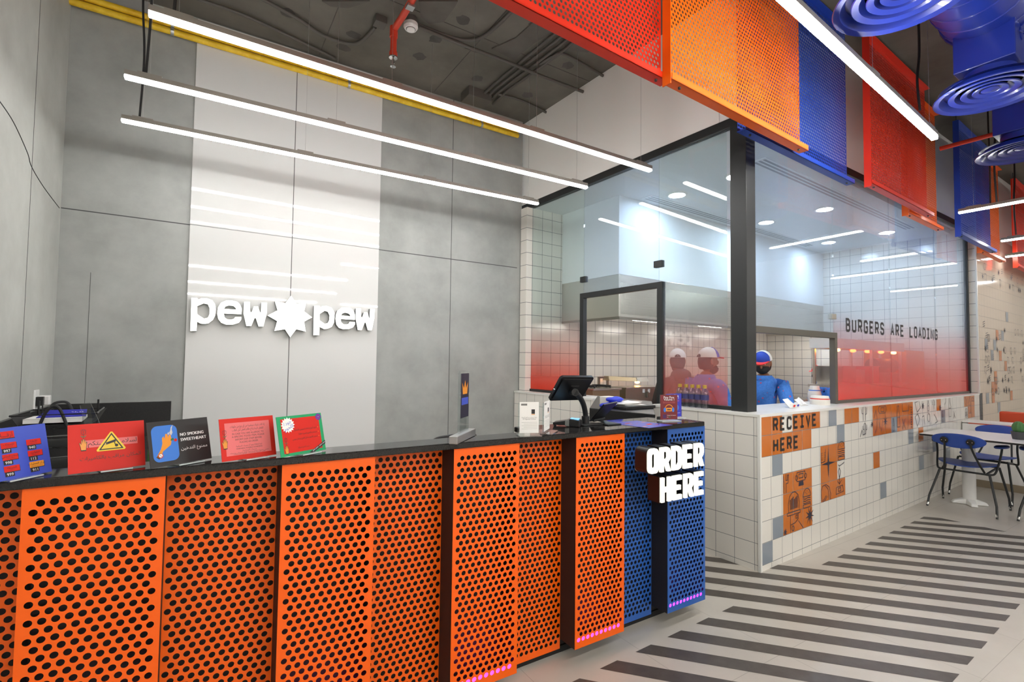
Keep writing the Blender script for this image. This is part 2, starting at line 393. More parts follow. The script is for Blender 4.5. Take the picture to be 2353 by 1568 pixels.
def thing(name, label, cat, loc, frame=IM, rz=0, group=None):
    o = bpy.data.objects.new(name, None); COL.objects.link(o); o.empty_display_size = 0.1
    M = frame @ Matrix.Translation(Vector([float(q) for q in loc])) @ Matrix.Rotation(rz, 4, 'Z'); o.matrix_world = M; WMAT[o.name] = M
    return tag(o, label, cat, group)
def tag(o, label, cat, group=None):
    o['label'] = label; o['category'] = cat
    if group: o['group'] = group
    return o
def struct(o): o['kind'] = 'structure'; return o
def dup(root, loc, frame=IM, rz=0, label=None, group=None):
    r = root.copy(); COL.objects.link(r)
    M = frame @ Matrix.Translation(Vector([float(q) for q in loc])) @ Matrix.Rotation(rz, 4, 'Z'); r.matrix_world = M; WMAT[r.name] = M
    if label: r['label'] = label
    if group: r['group'] = group
    def kids(a, b):
        for ch in list(a.children):
            c = ch.copy(); COL.objects.link(c); c.parent = b; WMAT[c.name] = M; kids(ch, c)
    kids(root, r)
    return r
def perf(name, parent, frame, x0, x1, z0, z1, y, m, pitch=0.0288, dia=0.0185, thick=0.002, n8=False, mz=0.022, mx=0.012, flip=False, axis='x', **props):
    """a perforated sheet of staggered round holes in plane y (frame coordinates), really cut through"""
    W_, H_ = x1-x0, z1-z0; dz = pitch*0.866; rows = int((H_-2*mz)/dz); zb = (H_-rows*dz)/2
    ca = math.atan(0.866); base = [0, ca, math.pi/2, math.pi-ca, math.pi, math.pi+ca, 1.5*math.pi, 2*math.pi-ca]
    ang = base if n8 else sorted(base+[(base[i]+(base[i+1] if i < 7 else 2*math.pi))/2 for i in range(8)])
    n = len(ang); circ = np.array([(math.cos(a), math.sin(a)) for a in ang])*dia/2
    rect = []
    for a in ang:
        c, s_ = math.cos(a), math.sin(a); k = min(pitch/2/max(abs(c), 1e-9), dz/2/max(abs(s_), 1e-9)); rect.append((c*k, s_*k))
    rect = np.array(rect); cen = []; fill = [(0, 0, W_, zb), (0, zb+rows*dz, W_, H_)]
    for r in range(rows):
        off = pitch/2 if r % 2 else 0; k = int((W_-2*mx-pitch/2)/pitch+1.06); st = max(0.0, (W_-(k-.5)*pitch)/2-pitch/2)+off; za = zb+r*dz
        for i in range(k): cen.append((st+pitch*(i+0.5), za+dz/2))
        fill += [(0, za, st, za+dz), (st+k*pitch, za, W_, za+dz)]
    cen = np.array(cen); N = len(cen)
    fr = np.concatenate([cen[:, None, :]+rect[None], cen[:, None, :]+circ[None]], 1).reshape(-1, 2)   # N*(2n)
    idx = np.arange(N)[:, None]*2*n; j = np.arange(n); jn = (j+1) % n
    q1 = np.stack([idx+j, idx+jn, idx+n+jn, idx+n+j], -1).reshape(-1, 4)
    nf = len(fr); fv = np.array([[(a, b), (c, b), (c, d), (a, d)] for a, b, c, d in fill]).reshape(-1, 2)
    q2 = nf+np.arange(len(fill)*4).reshape(-1, 4)
    allv = np.concatenate([fr, fv]); K_ = len(allv)
    q = np.concatenate([q1, q2])
    wall = np.stack([idx+n+j, idx+n+jn, K_+idx+n+jn, K_+idx+n+j], -1).reshape(-1, 4)
    quads = np.concatenate([q, (q+K_)[:, ::-1], wall])
    def v3(yy):
        if axis == 'x': return np.stack([allv[:, 0]+x0, np.full(K_, yy), allv[:, 1]+z0], 1)
        return np.stack([np.full(K_, yy), allv[:, 0]+x0, allv[:, 1]+z0], 1)
    V = np.concatenate([v3(y), v3(y+thick)])
    T = np.array((WMAT[parent.name].inverted() @ frame)) if parent is not None else np.eye(4)
    V = V@T[:3, :3].T+T[:3, 3]
    me = bpy.data.meshes.new(name); me.vertices.add(len(V)); me.vertices.foreach_set('co', V.astype(np.float32).ravel())
    me.loops.add(len(quads)*4); me.loops.foreach_set('vertex_index', quads.astype(np.int32).ravel())
    me.polygons.add(len(quads)); me.polygons.foreach_set('loop_start', np.arange(0, len(quads)*4, 4, dtype=np.int32))
    me.polygons.foreach_set('use_smooth', np.zeros(len(quads), dtype=bool)); me.update(calc_edges=True); me.validate(); me.materials.append(MATS[m])
    o = bpy.data.objects.new(name, me); COL.objects.link(o); o.parent = parent; WMAT[o.name] = WMAT[parent.name]
    for k, qq in props.items(): o[k] = qq
    return o
def arc(c, r, a0, a1, n=12): return [(c[0]+r*math.cos(a0+(a1-a0)*i/n), c[1]+r*math.sin(a0+(a1-a0)*i/n)) for i in range(n+1)]
def rrect(x0, y0, x1, y1, r, n=5):
    P = math.pi
    return arc((x1-r, y0+r), r, -P/2, 0, n)+arc((x1-r, y1-r), r, 0, P/2, n)+arc((x0+r, y1-r), r, P/2, P, n)+arc((x0+r, y0+r), r, P, 1.5*P, n)
def star(c, r0, r1, n, rot=math.pi/2): return [(c[0]+(r0 if i % 2 == 0 else r1)*math.cos(rot+math.pi*i/n), c[1]+(r0 if i % 2 == 0 else r1)*math.sin(rot+math.pi*i/n)) for i in range(2*n)]
def smooth_path(p, n=6):
    p = [V3(*q) for q in p]; q = [p[0]]+p+[p[-1]]; out = []
    for i in range(1, len(q)-2):
        for k in range(n):
            t = k/n; a, b, c, d = q[i-1:i+3]
            out.append(0.5*((2*b)+(-a+c)*t+(2*a-5*b+4*c-d)*t*t+(-a+3*b-3*c+d)*t**3))
    return out+[p[-1]]
# squarish stroke letters of the place's own signs, on a 1 wide x 1.6 high cell
GL = {
 'A': [[(0, 0), (.5, 1.6), (1, 0)], [(.2, .5), (.8, .5)]], 'B': [[(0, 0), (0, 1.6), (.7, 1.6), (.95, 1.4), (.95, 1.05), (.7, .85), (0, .85)], [(.7, .85), (1, .65), (1, .2), (.75, 0), (0, 0)]],
 'C': [[(1, 1.2), (1, 1.4), (.8, 1.6), (.2, 1.6), (0, 1.4), (0, .2), (.2, 0), (.8, 0), (1, .2), (1, .4)]],
 'D': [[(0, 0), (0, 1.6), (.65, 1.6), (1, 1.25), (1, .35), (.65, 0), (0, 0)]], 'E': [[(1, 1.6), (0, 1.6), (0, 0), (1, 0)], [(0, .82), (.85, .82)]],
 'G': [[(1, 1.2), (1, 1.4), (.8, 1.6), (.2, 1.6), (0, 1.4), (0, .2), (.2, 0), (.8, 0), (1, .2), (1, .75), (.5, .75)]],
 'H': [[(0, 0), (0, 1.6)], [(1, 0), (1, 1.6)], [(0, .82), (1, .82)]], 'I': [[(0, 1.6), (1, 1.6)], [(.5, 1.6), (.5, 0)], [(0, 0), (1, 0)]],
 'L': [[(0, 1.6), (0, 0), (1, 0)]], 'N': [[(0, 0), (0, 1.6), (1, 0), (1, 1.6)]], 'O': [[(.2, 0), (0, .2), (0, 1.4), (.2, 1.6), (.8, 1.6), (1, 1.4), (1, .2), (.8, 0), (.2, 0)]],
 'R': [[(0, 0), (0, 1.6), (.75, 1.6), (1, 1.4), (1, .95), (.75, .75), (0, .75)], [(.55, .75), (1, 0)]],
 'S': [[(1, 1.2), (1, 1.4), (.8, 1.6), (.2, 1.6), (0, 1.4), (0, 1.0), (.2, .85), (.8, .75), (1, .6), (1, .2), (.8, 0), (.2, 0), (0, .2), (0, .4)]],
 'U': [[(0, 1.6), (0, .2), (.2, 0), (.8, 0), (1, .2), (1, 1.6)]], 'V': [[(0, 1.6), (.5, 0), (1, 1.6)]]}
def letters(mb, t, o, xd, yd, cw, adv, hh, wd, m):
    for i, ch in enumerate(t):
        for st in GL.get(ch, []):
            mb.stroke([(i*adv+q[0]*cw, q[1]/1.6*hh) for q in st], wd, o, xd, yd, m)
    return mb
# ================================================================ THE SETTING
HZ, LX, BY = 4.40, -0.924, 5.035
UG, VG, GZ, ZT = 0.147, 0.232, 3.30, 1.091       # glass planes and heights (kitchen frame), half-wall top
UE = 5.50                                        # far end of the kitchen window
# floor with the dark diagonal bands laid in it
mb = MB(); mb.box(LX-0.3, 16, -8, 5.5, -0.1, 0, 'floor_tile')
mb.M = KM
for k in range(-3, 24):
    ul = -1.71+0.2462*k; w_ = 0.118; va, vb = -0.155-0.0022*max(k, 0), -1.13
    if 5 <= k <= 8 or k in (9, 10): pass
    if 5 <= k <= 10: va2 = min(0.42+0.02*k, 0.75)
    else: va2 = va
    if k >= 9+0: va2 = va
    sl = 0.80                                    # u gained per unit of v towards the hall
    a = (ul-(va2-va)*sl, va2); b_ = (ul+w_-(va2-va)*sl, va2); c_ = (ul+w_+(va-vb)*sl, vb); d_ = (ul+(va-vb)*sl, vb)
    P = [a, b_, c_, d_]
    if k > 14:                                   # the bands stop at the line where the seating begins
        lim = 2.68; Q = []
        for i in range(4):
            p, q = P[i], P[(i+1) % 4]
            if p[0] <= lim: Q.append(p)
            if (p[0] <= lim) != (q[0] <= lim):
                t = (lim-p[0])/(q[0]-p[0]); Q.append((lim, p[1]+(q[1]-p[1])*t))
        P = Q
    if len(P) > 2: mb.poly([(x, y, 0.0008) for x, y in reversed(P)], 'floor_stripe')
mb.M = None
struct(mb.build('floor', origin=(0, 0, 0)))
# concrete ceiling slab with patches, steps of old formwork
mb = MB(); mb.box(LX-0.3, 16, -8, 5.5, HZ, HZ+0.2, 'slab_grey')
rnd = random.Random(3)
def blob(cx, cy, r, n=14, j=0.3): return [(cx+r*(1+rnd.uniform(-j, j))*math.cos(2*math.pi*i/n), cy+r*(1+rnd.uniform(-j, j))*math.sin(2*math.pi*i/n)) for i in range(n)]
for px, py in ((965, 130), (1065, 45), (1188, 96), (1097, 180), (1212, 218), (1305, 150), (813, 80), (640, 100), (660, 30), (790, 110), (1230, 55), (1000, 90)):
    c = PZ(px, py, HZ)
    if c[1] > 4.95: continue
    mb.prism([blob(c[0], c[1], 0.055, 12, 0.25)], (0, 0, HZ-0.001), (1, 0, 0), (0, -1, 0), 0, 'slab_patch') if 0 else mb.poly([(x, y, HZ-0.0015) for x, y in reversed(blob(c[0], c[1], 0.06, 12, 0.25))], 'slab_patch')
for pts in ([(962, 0), (967, 35), (985, 52), (1020, 48), (1046, 12), (1052, 0)], [(1130, 110), (1185, 85), (1235, 40), (1290, 60), (1230, 95), (1180, 135)], [(1290, 75), (1340, 95), (1395, 90), (1350, 118), (1300, 112)], [(740, 0), (760, 12), (800, 16), (850, 0)], [(1068, 108), (1108, 120), (1090, 118)]):
    q = [PZ(x, y, HZ) for x, y in pts]
    ar = sum(q[i][0]*q[(i+1) % len(q)][1]-q[(i+1) % len(q)][0]*q[i][1] for i in range(len(q)))
    if ar < 0: q = q[::-1]
    n = len(q); mb.add([(a[0], a[1], HZ-0.012) for a in q]+[(a[0], a[1], HZ) for a in q], [tuple(range(n-1, -1, -1))]+[(i, (i+1) % n, n+(i+1) % n, n+i) for i in range(n)], 'slab_step')
for x in (0.9, 2.1): mb.box(x, x+0.006, -2, 5.0, HZ-0.002, HZ, 'slab_patch')
for y in (1.2, 2.6, 3.9): mb.box(LX, 9, y, y+0.006, HZ-0.002, HZ, 'slab_patch')
struct(mb.build('ceiling', origin=(0, 0, HZ)))
# back wall: concrete with panel joints
mb = MB(); mb.box(LX-0.2, 3.30, BY, BY+0.25, 0, HZ, 'concrete')
jz = 2.579
mb.box(LX, 3.24, BY-0.001, BY, jz-0.004, jz+0.004, 'concrete_joint')
xj = PY(1037, 560, BY)[0]
mb.box(xj-0.003, xj+0.003, BY-0.001, BY, 0, HZ, 'concrete_joint')
xk = PY(205, 700, BY)[0]
mb.box(xk-0.0015, xk+0.0015, BY-0.001, BY, 0, 2.1, 'concrete_joint')
struct(mb.build('wall_back', origin=(0, BY, 0)))
mb = MB(); mb.box(-0.093, 1.537, BY-0.02, BY, 0, HZ-0.02, 'white_gloss')
for x in (0.713,): mb.box(x-0.003, x+0.003, BY-0.0205, BY-0.01, 0, HZ-0.03, 'concrete_joint')
mb.box(-0.093, 1.537, BY-0.0205, BY-0.01, jz-0.003, jz+0.003, 'sign_side')
struct(mb.build('trim_1', origin=(0.7, BY, 0)))
# left wall
mb = MB(); mb.box(LX-0.2, LX, -8, BY+0.25, 0, HZ, 'concrete_light')
for px in (62,):
    y = PX(px, 600, LX)[1]; mb.box(LX, LX+0.001, y-0.003, y+0.003, 0, HZ, 'concrete_joint')
struct(mb.build('wall_left', origin=(LX, 0, 0)))
# white bulkhead over the kitchen glass (two faces) and kitchen ceiling
mb = MB(KM); mb.box(UG-0.02, 0.35, VG+0.15, 3.06, GZ+0.07, HZ, 'white_paint'); struct(mb.build('wall_bulkhead_left', origin=(3.4, 3.6, 3.37)))
mb = MB(KM2); mb.box(UG-0.02, 9.5, VG-0.02, VG+0.15, GZ+0.07, HZ, 'white_paint'); struct(mb.build('wall_bulkhead_front', origin=(6, 2.3, 3.37)))
mb = MB(); mb.box(0.17, UE+0.1, VG+0.03, 2.87, GZ, GZ+0.06, 'white_kitchen'); struct(mb.build('ceiling_kitchen', frame=KM, origin=(0, 0, 0)))
mb = MB(); mb.box(0.06, UE+0.1, 2.86, 2.98, 0, GZ, 'tile_kitchen_u'); struct(mb.build('wall_kitchen_back', frame=KM, origin=(0, 0, 0)))
mb = MB(); mb.box(UE, UE+0.15, 0.0, 2.87, 0, GZ+0.07, 'tile_kitchen_v'); mb.box(UE-0.003, UE+0.03, -0.004, 0.012, ZT, GZ+0.07, 'white_trim'); struct(mb.build('wall_kitchen_end', frame=KM, origin=(0, 0, 0)))
mb = MB(); mb.box(0.3, UE, 0.46, 2.86, 0.0009, 0.004, 'floor_kitchen'); struct(mb.build('floor_kitchen', frame=KM, origin=(0, 0, 0)))
# tiled half wall, left leg in two pieces beside the hatch, with white edge trim
def half_leg(name, v0, v1):
    mb = MB(); mb.box(0.0, 0.30, v0, v1, 0, ZT-0.018, 'tile_v'); mb.box(-0.006, 0.306, v0-0.004, v1+0.004, ZT-0.018, ZT, 'white_trim')
    return struct(mb.build(name, frame=KM, origin=(0, 0, 0)))
half_leg('wall_kitchen_left', 0.46, 0.95); half_leg('wall_kitchen_side', 1.66, 2.99)
mb = MB()
mb.box(0.0, UE+0.15, 0.0, 0.46, 0, ZT-0.018, 'tile_u'); mb.box(-0.006, UE+0.0, -0.006, 0.46, ZT-0.018, ZT, 'white_trim')
mb.box(-0.0005, 0.0, 0.0, 0.46, 0, ZT-0.018, 'tile_v'); mb.box(-0.008, 0.012, -0.008, 0.012, 0, ZT, 'white_trim')
TL = []                                          # printed and coloured tiles: (column, row from the top) on the front face
def tl(c, r, m): mb.poly([(x, -0.0012, z) for x, z in ((0.015+.15*c+.002, ZT-.02-.15*r-.15+.022), (0.015+.15*(c+1)-.002, ZT-.02-.15*r-.15+.022), (0.015+.15*(c+1)-.002, ZT-.15*r-(0.018 if r == 0 else 0.002)), (0.015+.15*c+.002, ZT-.15*r-(0.018 if r == 0 else 0.002)))], m)
for c in (0, 1, 3, 4, 5): tl(c, 0, 'tile_orange')
for c in range(5): tl(c, 1, 'tile_orange')
for c, r in ((7, 0), (8, 1), (1, 2), (1, 5), (0, 6), (14, 5), (16, 1), (21, 4), (19, 2), (27, 4), (26, 1), (24, 3)): tl(c, r, 'tile_grey')
for c, r in ((9, 0), (10, 0), (13, 3), (21, 2)): tl(c, r, 'tile_orange')
for c in (2, 3, 4):
    for r in (3, 4, 5): tl(c, r, 'tile_orange')
for c, r in ((6, 2), (7, 2), (8, 2), (6, 3), (7, 3), (6, 4), (7, 4), (8, 4)): tl(c, r, 'tile_orange')
for c in range(13, 20):
    for r in (0, 1):
        if (c, r) != (16, 1): tl(c, r, 'tile_orange')
for c, r in ((25, 0), (32, 0), (33, 0), (33, 1), (34, 1), (34, 0)): tl(c, r, 'tile_orange')
def W2(c, r): return (0.015+.15*c, ZT-.15*r)     # drawing coordinates: tiles right, tiles down
def dr(pts, wd=0.006, m='ink_navy', closed=False): mb.stroke([W2(x, y) for x, y in pts], wd, (0, -0.0022, 0), (1, 0, 0), (0, 0, 1), m, closed)
def dfill(pts, m='ink_navy'):
    mb.prism([[W2(x, y) for x, y in pts]], (0, -0.0022, 0), (1, 0, 0), (0, 0, 1), 0, m)
def burger(x, y, s, clip=9):
    dr([(x+s*q[0], y+s*q[1]) for q in arc((0, -0.1), 0.5, 0, -math.pi, 10)], closed=True)
    for k, yy in enumerate((0.0, 0.14, 0.28)): dr([(x-s*.5, y+s*yy), (x-s*.2, y+s*(yy+.07)), (x+s*.1, y+s*yy), (x+s*.5, y+s*(yy+.05))])
    dr([(x+s*q[0], y+s*q[1]) for q in [(-.48, .4), (.48, .4), (.48, .55), (.4, .62), (-.4, .62), (-.48, .55)]], closed=True)
    for q in ((-.2, -.35), (0, -.45), (.2, -.33), (-.05, -.25)): dr([(x+s*q[0], y+s*q[1]), (x+s*(q[0]+.07), y+s*q[1])])
# fries in a dome, burger, cactus, robot-like tape player, stars (lower block)
dr([(2.55, 4.95), (2.5, 4.6), (2.62, 4.2), (2.9, 4.02), (3.2, 4.02), (3.5, 4.2), (3.62, 4.6), (3.58, 4.9)])
for k in range(6): dr([(2.7+.13*k, 4.85), (2.66+.14*k, 4.4-.06*(k % 3)), (2.74+.14*k, 4.38-.06*(k % 3)), (2.79+.13*k, 4.85)])
dr([(2.4, 4.98), (3.7, 4.98), (3.7, 5.12), (2.4, 5.12)], closed=True)
dr([(2.7, 5.95), (2.7, 5.12)]); dr([(3.5, 5.12), (3.5, 5.4), (3.2, 5.55), (2.75, 5.6)]); dr([(3.25, 5.2), (3.42, 5.2), (3.42, 5.36), (3.25, 5.36)], closed=True)
dr(arc((2.95, 5.8), 0.12, 0, 6.2, 10), closed=True); dr([(3.5, 5.5), (4.0, 5.95)])
burger(4.42, 4.5, 0.8)
dfill(star((4.72, 5.45), 0.5, 0.15, 9)); dfill(star((2.18, 5.85), 0.22, 0.07, 8))
dr([(2.1, 3.95), (2.1, 3.4), (2.05, 3.35), (2.05, 3.1)]); dr([(2.3, 3.95), (2.3, 3.5), (2.5, 3.5), (2.55, 3.1), (2.45, 3.1), (2.42, 3.35), (2.3, 3.35), (2.3, 3.05)])
dr([(3.4, 3.1), (4.25, 3.1), (4.25, 3.55), (3.4, 3.55)], closed=True); dr([(3.6, 3.2), (4.05, 3.2), (4.05, 3.4), (3.6, 3.4)], closed=True)
dr(arc((3.35, 3.35), 0.12, 0, 6.2, 8), closed=True); dr(arc((4.3, 3.35), 0.12, 0, 6.2, 8), closed=True); dfill([(3.6, 3.58), (4.05, 3.58), (4.1, 3.8), (3.55, 3.8)])
# middle block: spark, burger, flower in a pot, arch
dfill(star((6.9, 3.0), 0.85, 0.12, 4)); 
burger(8.55, 2.45, 0.85); dr([(8.1, 3.2), (8.25, 3.3), (8.9, 3.15)])
dr([(6.05, 2.9), (6.05, 2.35)]); dr([(6.5, 2.85), (6.6, 2.2)]); dr([(6.05, 2.9), (6.5, 2.85)])
for k in range(4): dr([(6.15+.02*k, 2.4+.12*k), (6.22+.02*k, 2.38+.12*k)]); dr([(6.45, 2.4+.12*k), (6.52, 2.38+.12*k)])
dr([(6.1, 4.9), (6.02, 4.4), (6.2, 4.15), (6.6, 4.1), (7.0, 4.3), (7.15, 4.7), (7.1, 4.98)]); dr([(6.5, 4.15), (6.85, 4.4), (6.95, 4.95)])
dr([(6.1, 4.95), (6.4, 4.85), (6.6, 4.7)]); dr([(6.2, 5.0), (6.5, 4.92), (6.75, 4.75)])
dr([(8.25, 3.95), (8.1, 3.6), (8.25, 3.4), (8.4, 3.6), (8.25, 3.95)], closed=True); dr([(8.25, 3.95), (8.25, 4.35)]); dr([(8.0, 4.1), (8.25, 4.3), (8.5, 4.1)])
dr([(7.85, 4.45), (8.65, 4.4), (8.75, 4.75), (7.8, 4.82)], closed=True); dr([(8.1, 4.52), (8.4, 4.5), (8.4, 4.68), (8.1, 4.7)], closed=True)
# doodles along the upper right rows
def cact(x, y, s=1): dr([(x, y+.9*s), (x, y+.1*s), (x+.15*s, y), (x+.3*s, y+.1*s), (x+.3*s, y+.9*s)]); dr([(x-.2*s, y+.2*s), (x-.2*s, y+.45*s), (x, y+.5*s)]); dr([(x+.5*s, y+.15*s), (x+.5*s, y+.5*s), (x+.3*s, y+.55*s)])
def bottle(x, y, s=1): dr([(x, y+s), (x, y+.4*s), (x+.1*s, y+.2*s), (x+.1*s, y), (x+.25*s, y), (x+.25*s, y+.2*s), (x+.35*s, y+.4*s), (x+.35*s, y+s)], closed=True); dr([(x, y+.55*s), (x+.35*s, y+.55*s)])
cact(11.6, 0.05); cact(11.7, 1.1, .8); dfill(star((12.9, 1.25), .25, .08, 8)); dr([(11.1, 1.9), (11.4, 1.5), (11.5, 1.8), (11.9, 1.75)])
dr([(14.0, .2), (15.1, .2), (15.2, .45), (15.0, .65), (14.1, .65), (13.9, .45)], closed=True); dr([(14.3, .3), (14.8, .3), (14.8, .55), (14.3, .55)], closed=True)
dfill(star((15.0, 1.2), .4, .1, 8)); bottle(17.0, .3, 1.4); dr([(18.0, .2), (18.0, .7), (19.2, .7), (19.2, .3)]); 
for k in range(9): dr([(19.55, .5+.17*k), (19.75, .48+.17*k)], .012)
dr([(17.9, 1.2), (18.5, 1.9)]); dr([(18.5, 1.2), (17.9, 1.9)]); bottle(16.2, 1.1, .8); dr([(13.2, .9), (13.5, .4), (13.7, .9), (13.6, 1.6), (13.3, 1.8)]); dr([(14.0, 1.2), (14.3, 1.8), (14.6, 1.1)])
dr([(20.4, .2), (21.2, .1), (21.5, .6), (20.8, .9)], closed=True); dr([(20.4, 1.2), (20.9, 1.0), (21.3, 1.4), (20.8, 1.9)], closed=True); dfill(star((22.0, .5), .35, .1, 8))
bottle(23.0, .1, .8); dr(arc((23.2, 1.4), .3, 0, 6.2, 10), closed=True); cact(24.2, .1, .8); dfill(star((25.8, .8), .35, .1, 8)); dr([(26.5, .1), (27.2, .1), (27.2, .4), (26.9, .6)])
bottle(27.9, .1, 1.5); dr([(29.0, 1.2), (29.5, 1.8)]); dr([(29.5, 1.2), (29.0, 1.8)]); dr([(21.8, 1.3), (22.2, 1.2), (22.3, 1.8)]); dr([(24.4, 1.2), (25.2, 1.8), (24.6, 1.9)]); bottle(26.2, 1.1, .8)
dr([(32.3, .2), (32.6, .5), (32.3, .9)]); bottle(33.3, .1, 1.5); dr([(34.2, .3), (34.8, .3), (34.8, .6), (34.2, .6)], closed=True); burger(32.5, 1.5, .6)
HALF = struct(mb.build('wall_kitchen_front', frame=KM, origin=(0, 0, 0)))
mb = MB(KM)
letters(mb, 'RECEIVE', (0.015+.15*1.16, -0.0032, ZT-.15*1+0.0285), (1, 0, 0), (0, 0, 1), 0.052, 0.0995, 0.081, 0.019, 'ink_black')
letters(mb, 'HERE', (0.015+.15*1.16, -0.0032, ZT-.15*2+0.0285), (1, 0, 0), (0, 0, 1), 0.052, 0.0995, 0.081, 0.019, 'ink_black')
mb.build('lettering', parent=HALF, label='black RECEIVE HERE lettering across orange tiles')
# the wall of beige printed tiles beyond the window
mb = MB(); mb.box(UE+0.151, 13.5, -0.002, 0.15, 0, GZ+0.07, 'tile_beige'); mb.box(UE+0.006, UE+0.151, -0.002, -0.0004, ZT+.002, GZ+0.07, 'tile_beige')
r2 = random.Random(11)
def sq(c, r, m): mb.poly([(UE+.165+.15*c, -.004, 1.091-.15*r), (UE+.165+.15*(c+1)-.004, -.004, 1.091-.15*r), (UE+.165+.15*(c+1)-.004, -.004, 1.091-.15*r+.146), (UE+.165+.15*c, -.004, 1.091-.15*r+.146)], m)
for c, r in ((3, 0), (4, 0), (4, -1), (3, 1), (6, -3), (8, -2), (5, -5), (10, 1)): sq(c, r, 'tile_orange')
for c, r in ((1, 1), (1, -4), (4, -4), (9, -7), (3, -3), (7, -5), (5, 2)): sq(c, r, 'tile_grey')
for k in range(70):
    x = UE+0.25+r2.uniform(0, 2.6); z = r2.choice((1.25, 1.4, 1.55, 1.7, 1.85, 2.0, 2.7, 2.85, 1.1)); s = 0.05
    t = r2.randrange(4); O = ((x, -.005, z), (1, 0, 0), (0, 0, 1))
    if t == 0: mb.prism([star((0, 0), .06, .018, 8)], *O, 0, 'ink_navy')
    elif t == 1: mb.stroke(arc((0, 0), .05, 0, 6.2, 10), .007, *O, 'ink_navy', True)
    elif t == 2:
        for i in range(3): mb.stroke([(-.05, .03*i), (.05, .03*i+.02)], .008, *O, 'ink_navy')
    else: mb.stroke([(-.04, -.05), (-.04, .05), (.04, .05), (.04, -.05), (0, -.02)], .007, *O, 'ink_navy')
struct(mb.build('wall_right', frame=KM, origin=(0, 0, 0)))
# black steel frame and panes of the kitchen glazing: each pane line its own window
def window(name, pane_boxes, mats, frames, seams=(), FM=None):
    """pane_boxes: list of boxes; the first object is the glass, frame bars are its children"""
    FM = FM or KM
    mb = MB()
    for b_, m in zip(pane_boxes, mats): mb.box(*b_, m)
    g = struct(mb.build(name, frame=FM, origin=(0, 0, 0)))
    for nm, bx, m in frames: MB(FM).box(*bx, m).build(nm, parent=g, bevel=0.002)
    for bx in seams: MB(KM).box(*bx, 'acrylic_edge').build('glass_seam', parent=g)
    return g
t2 = 0.005
PV0, PV1, PZ0 = 0.965, 1.965, 2.165            # hatch opening in the left glazing (v range, top)
SV1, SV2 = 1.955, 0.985                        # seams
window('window_1', [(UG-t2, UG+t2, SV1+.002, 3.0, ZT, GZ), (UG-t2, UG+t2, SV2+.002, SV1-.002, PZ0, GZ), (UG-t2, UG+t2, VG+.1, SV2-.002, ZT, GZ)], ['glass_left', 'glass_clear', 'glass_side'],
       [('window_frame', (UG-.03, UG+.03, VG, 3.06, GZ, GZ+.07), 'black_steel'), ('window_frame', (UG-.025, UG+.025, 2.99, 3.045, ZT, GZ), 'black_steel'),
        ('window_frame', (UG-.02, UG+.02, 1.97, 2.99, ZT, ZT+.03), 'black_steel'), ('window_frame', (UG-.02, UG+.02, VG+.05, .95, ZT, ZT+.03), 'black_steel'),
        ('hatch_frame', (UG-.025, UG+.025, 1.935, 1.99, ZT, PZ0), 'black_steel'), ('hatch_frame', (UG-.025, UG+.025, .935, .99, ZT-.02, PZ0), 'black_steel'),
        ('hatch_frame', (UG-.0251, UG+.0251, .935, 1.99, PZ0-.05, PZ0+.002), 'black_steel'),
        ('glass_clamp', (UG-.02, UG+.02, SV2-.045, SV2+.045, 2.30, 2.36), 'black_steel'), ('glass_clamp', (UG-.02, UG+.02, SV1-.04, SV1+.04, 2.285, 2.345), 'black_steel')])
RU = K2V(1915, 850, VG)[0]                      # hatch edge in the front glazing
UE2 = K2V(2229, 750, VG)[0]
HT2 = K2V(1917, 766, VG)[2]
uu = [RU+.015, K2V(2043, 600, VG)[0], K2V(2146, 560, VG)[0], UE2-.02]
window('window_2', [(.25, RU-.003, VG-t2, VG+t2, HT2, GZ)]+[(uu[i]+.003, uu[i+1]-.003, VG-t2, VG+t2, ZT, GZ) for i in range(3)], ['glass_clear']+['glass_front']*3,
       [('window_frame', (UG-.03, UE2, VG-.03, VG+.03, GZ, GZ+.07), 'black_steel'),
        ('window_frame', (UE-.05, UE-.008, VG-.025, VG+.025, ZT, GZ), 'black_steel'), ('window_frame', (RU+.03, UE2-.05, VG-.02, VG+.02, ZT, ZT+.028), 'steel_frame'),
        ('hatch_frame', (.25, RU+.03, VG-.025, VG+.025, HT2-.05, HT2+.003), 'steel_frame'), ('hatch_frame', (RU-.018, RU+.03, VG-.0252, VG+.0252, ZT, HT2+.004), 'steel_frame'),
        ('glass_clamp', (RU-.05, RU+.03, VG-.02, VG+.02, K2V(1911, 734, VG)[2], K2V(1911, 722, VG)[2]), 'stainless')], FM=KM2)
la, lb = K2V(1942, 763, VG), K2V(2152, 782, VG); lh = K2V(1942, 731, VG)[2]-la[2]
LW = MB(KM2); adv = (lb[0]-la[0])/(18+.60); letters(LW, 'BURGERS ARE LOADING', (la[0]+.0125, VG-.0065, (la[2]+lb[2])/2+.0125), (1, 0, 0), (0, 0, 1), adv*.52, adv, lh-.025, .025, 'ink_black')
LW.build('lettering', parent=bpy.data.objects['window_2'], label='black BURGERS ARE LOADING lettering on the glass')
mb = MB(); mb.box(.105, .235, VG-.085, VG+.045, ZT-.01, GZ+.0, 'black_steel'); struct(mb.build('trim_2', frame=KM, bevel=0.004))
# the rest of the hall, behind and beside the camera
struct(MB().box(LX-.2, 14.2, -8.2, -8, 0, HZ, 'white_paint').build('wall_front'))
struct(MB().box(14, 14.2, -8, 3.2, 0, HZ, 'white_paint').build('wall_far_right'))
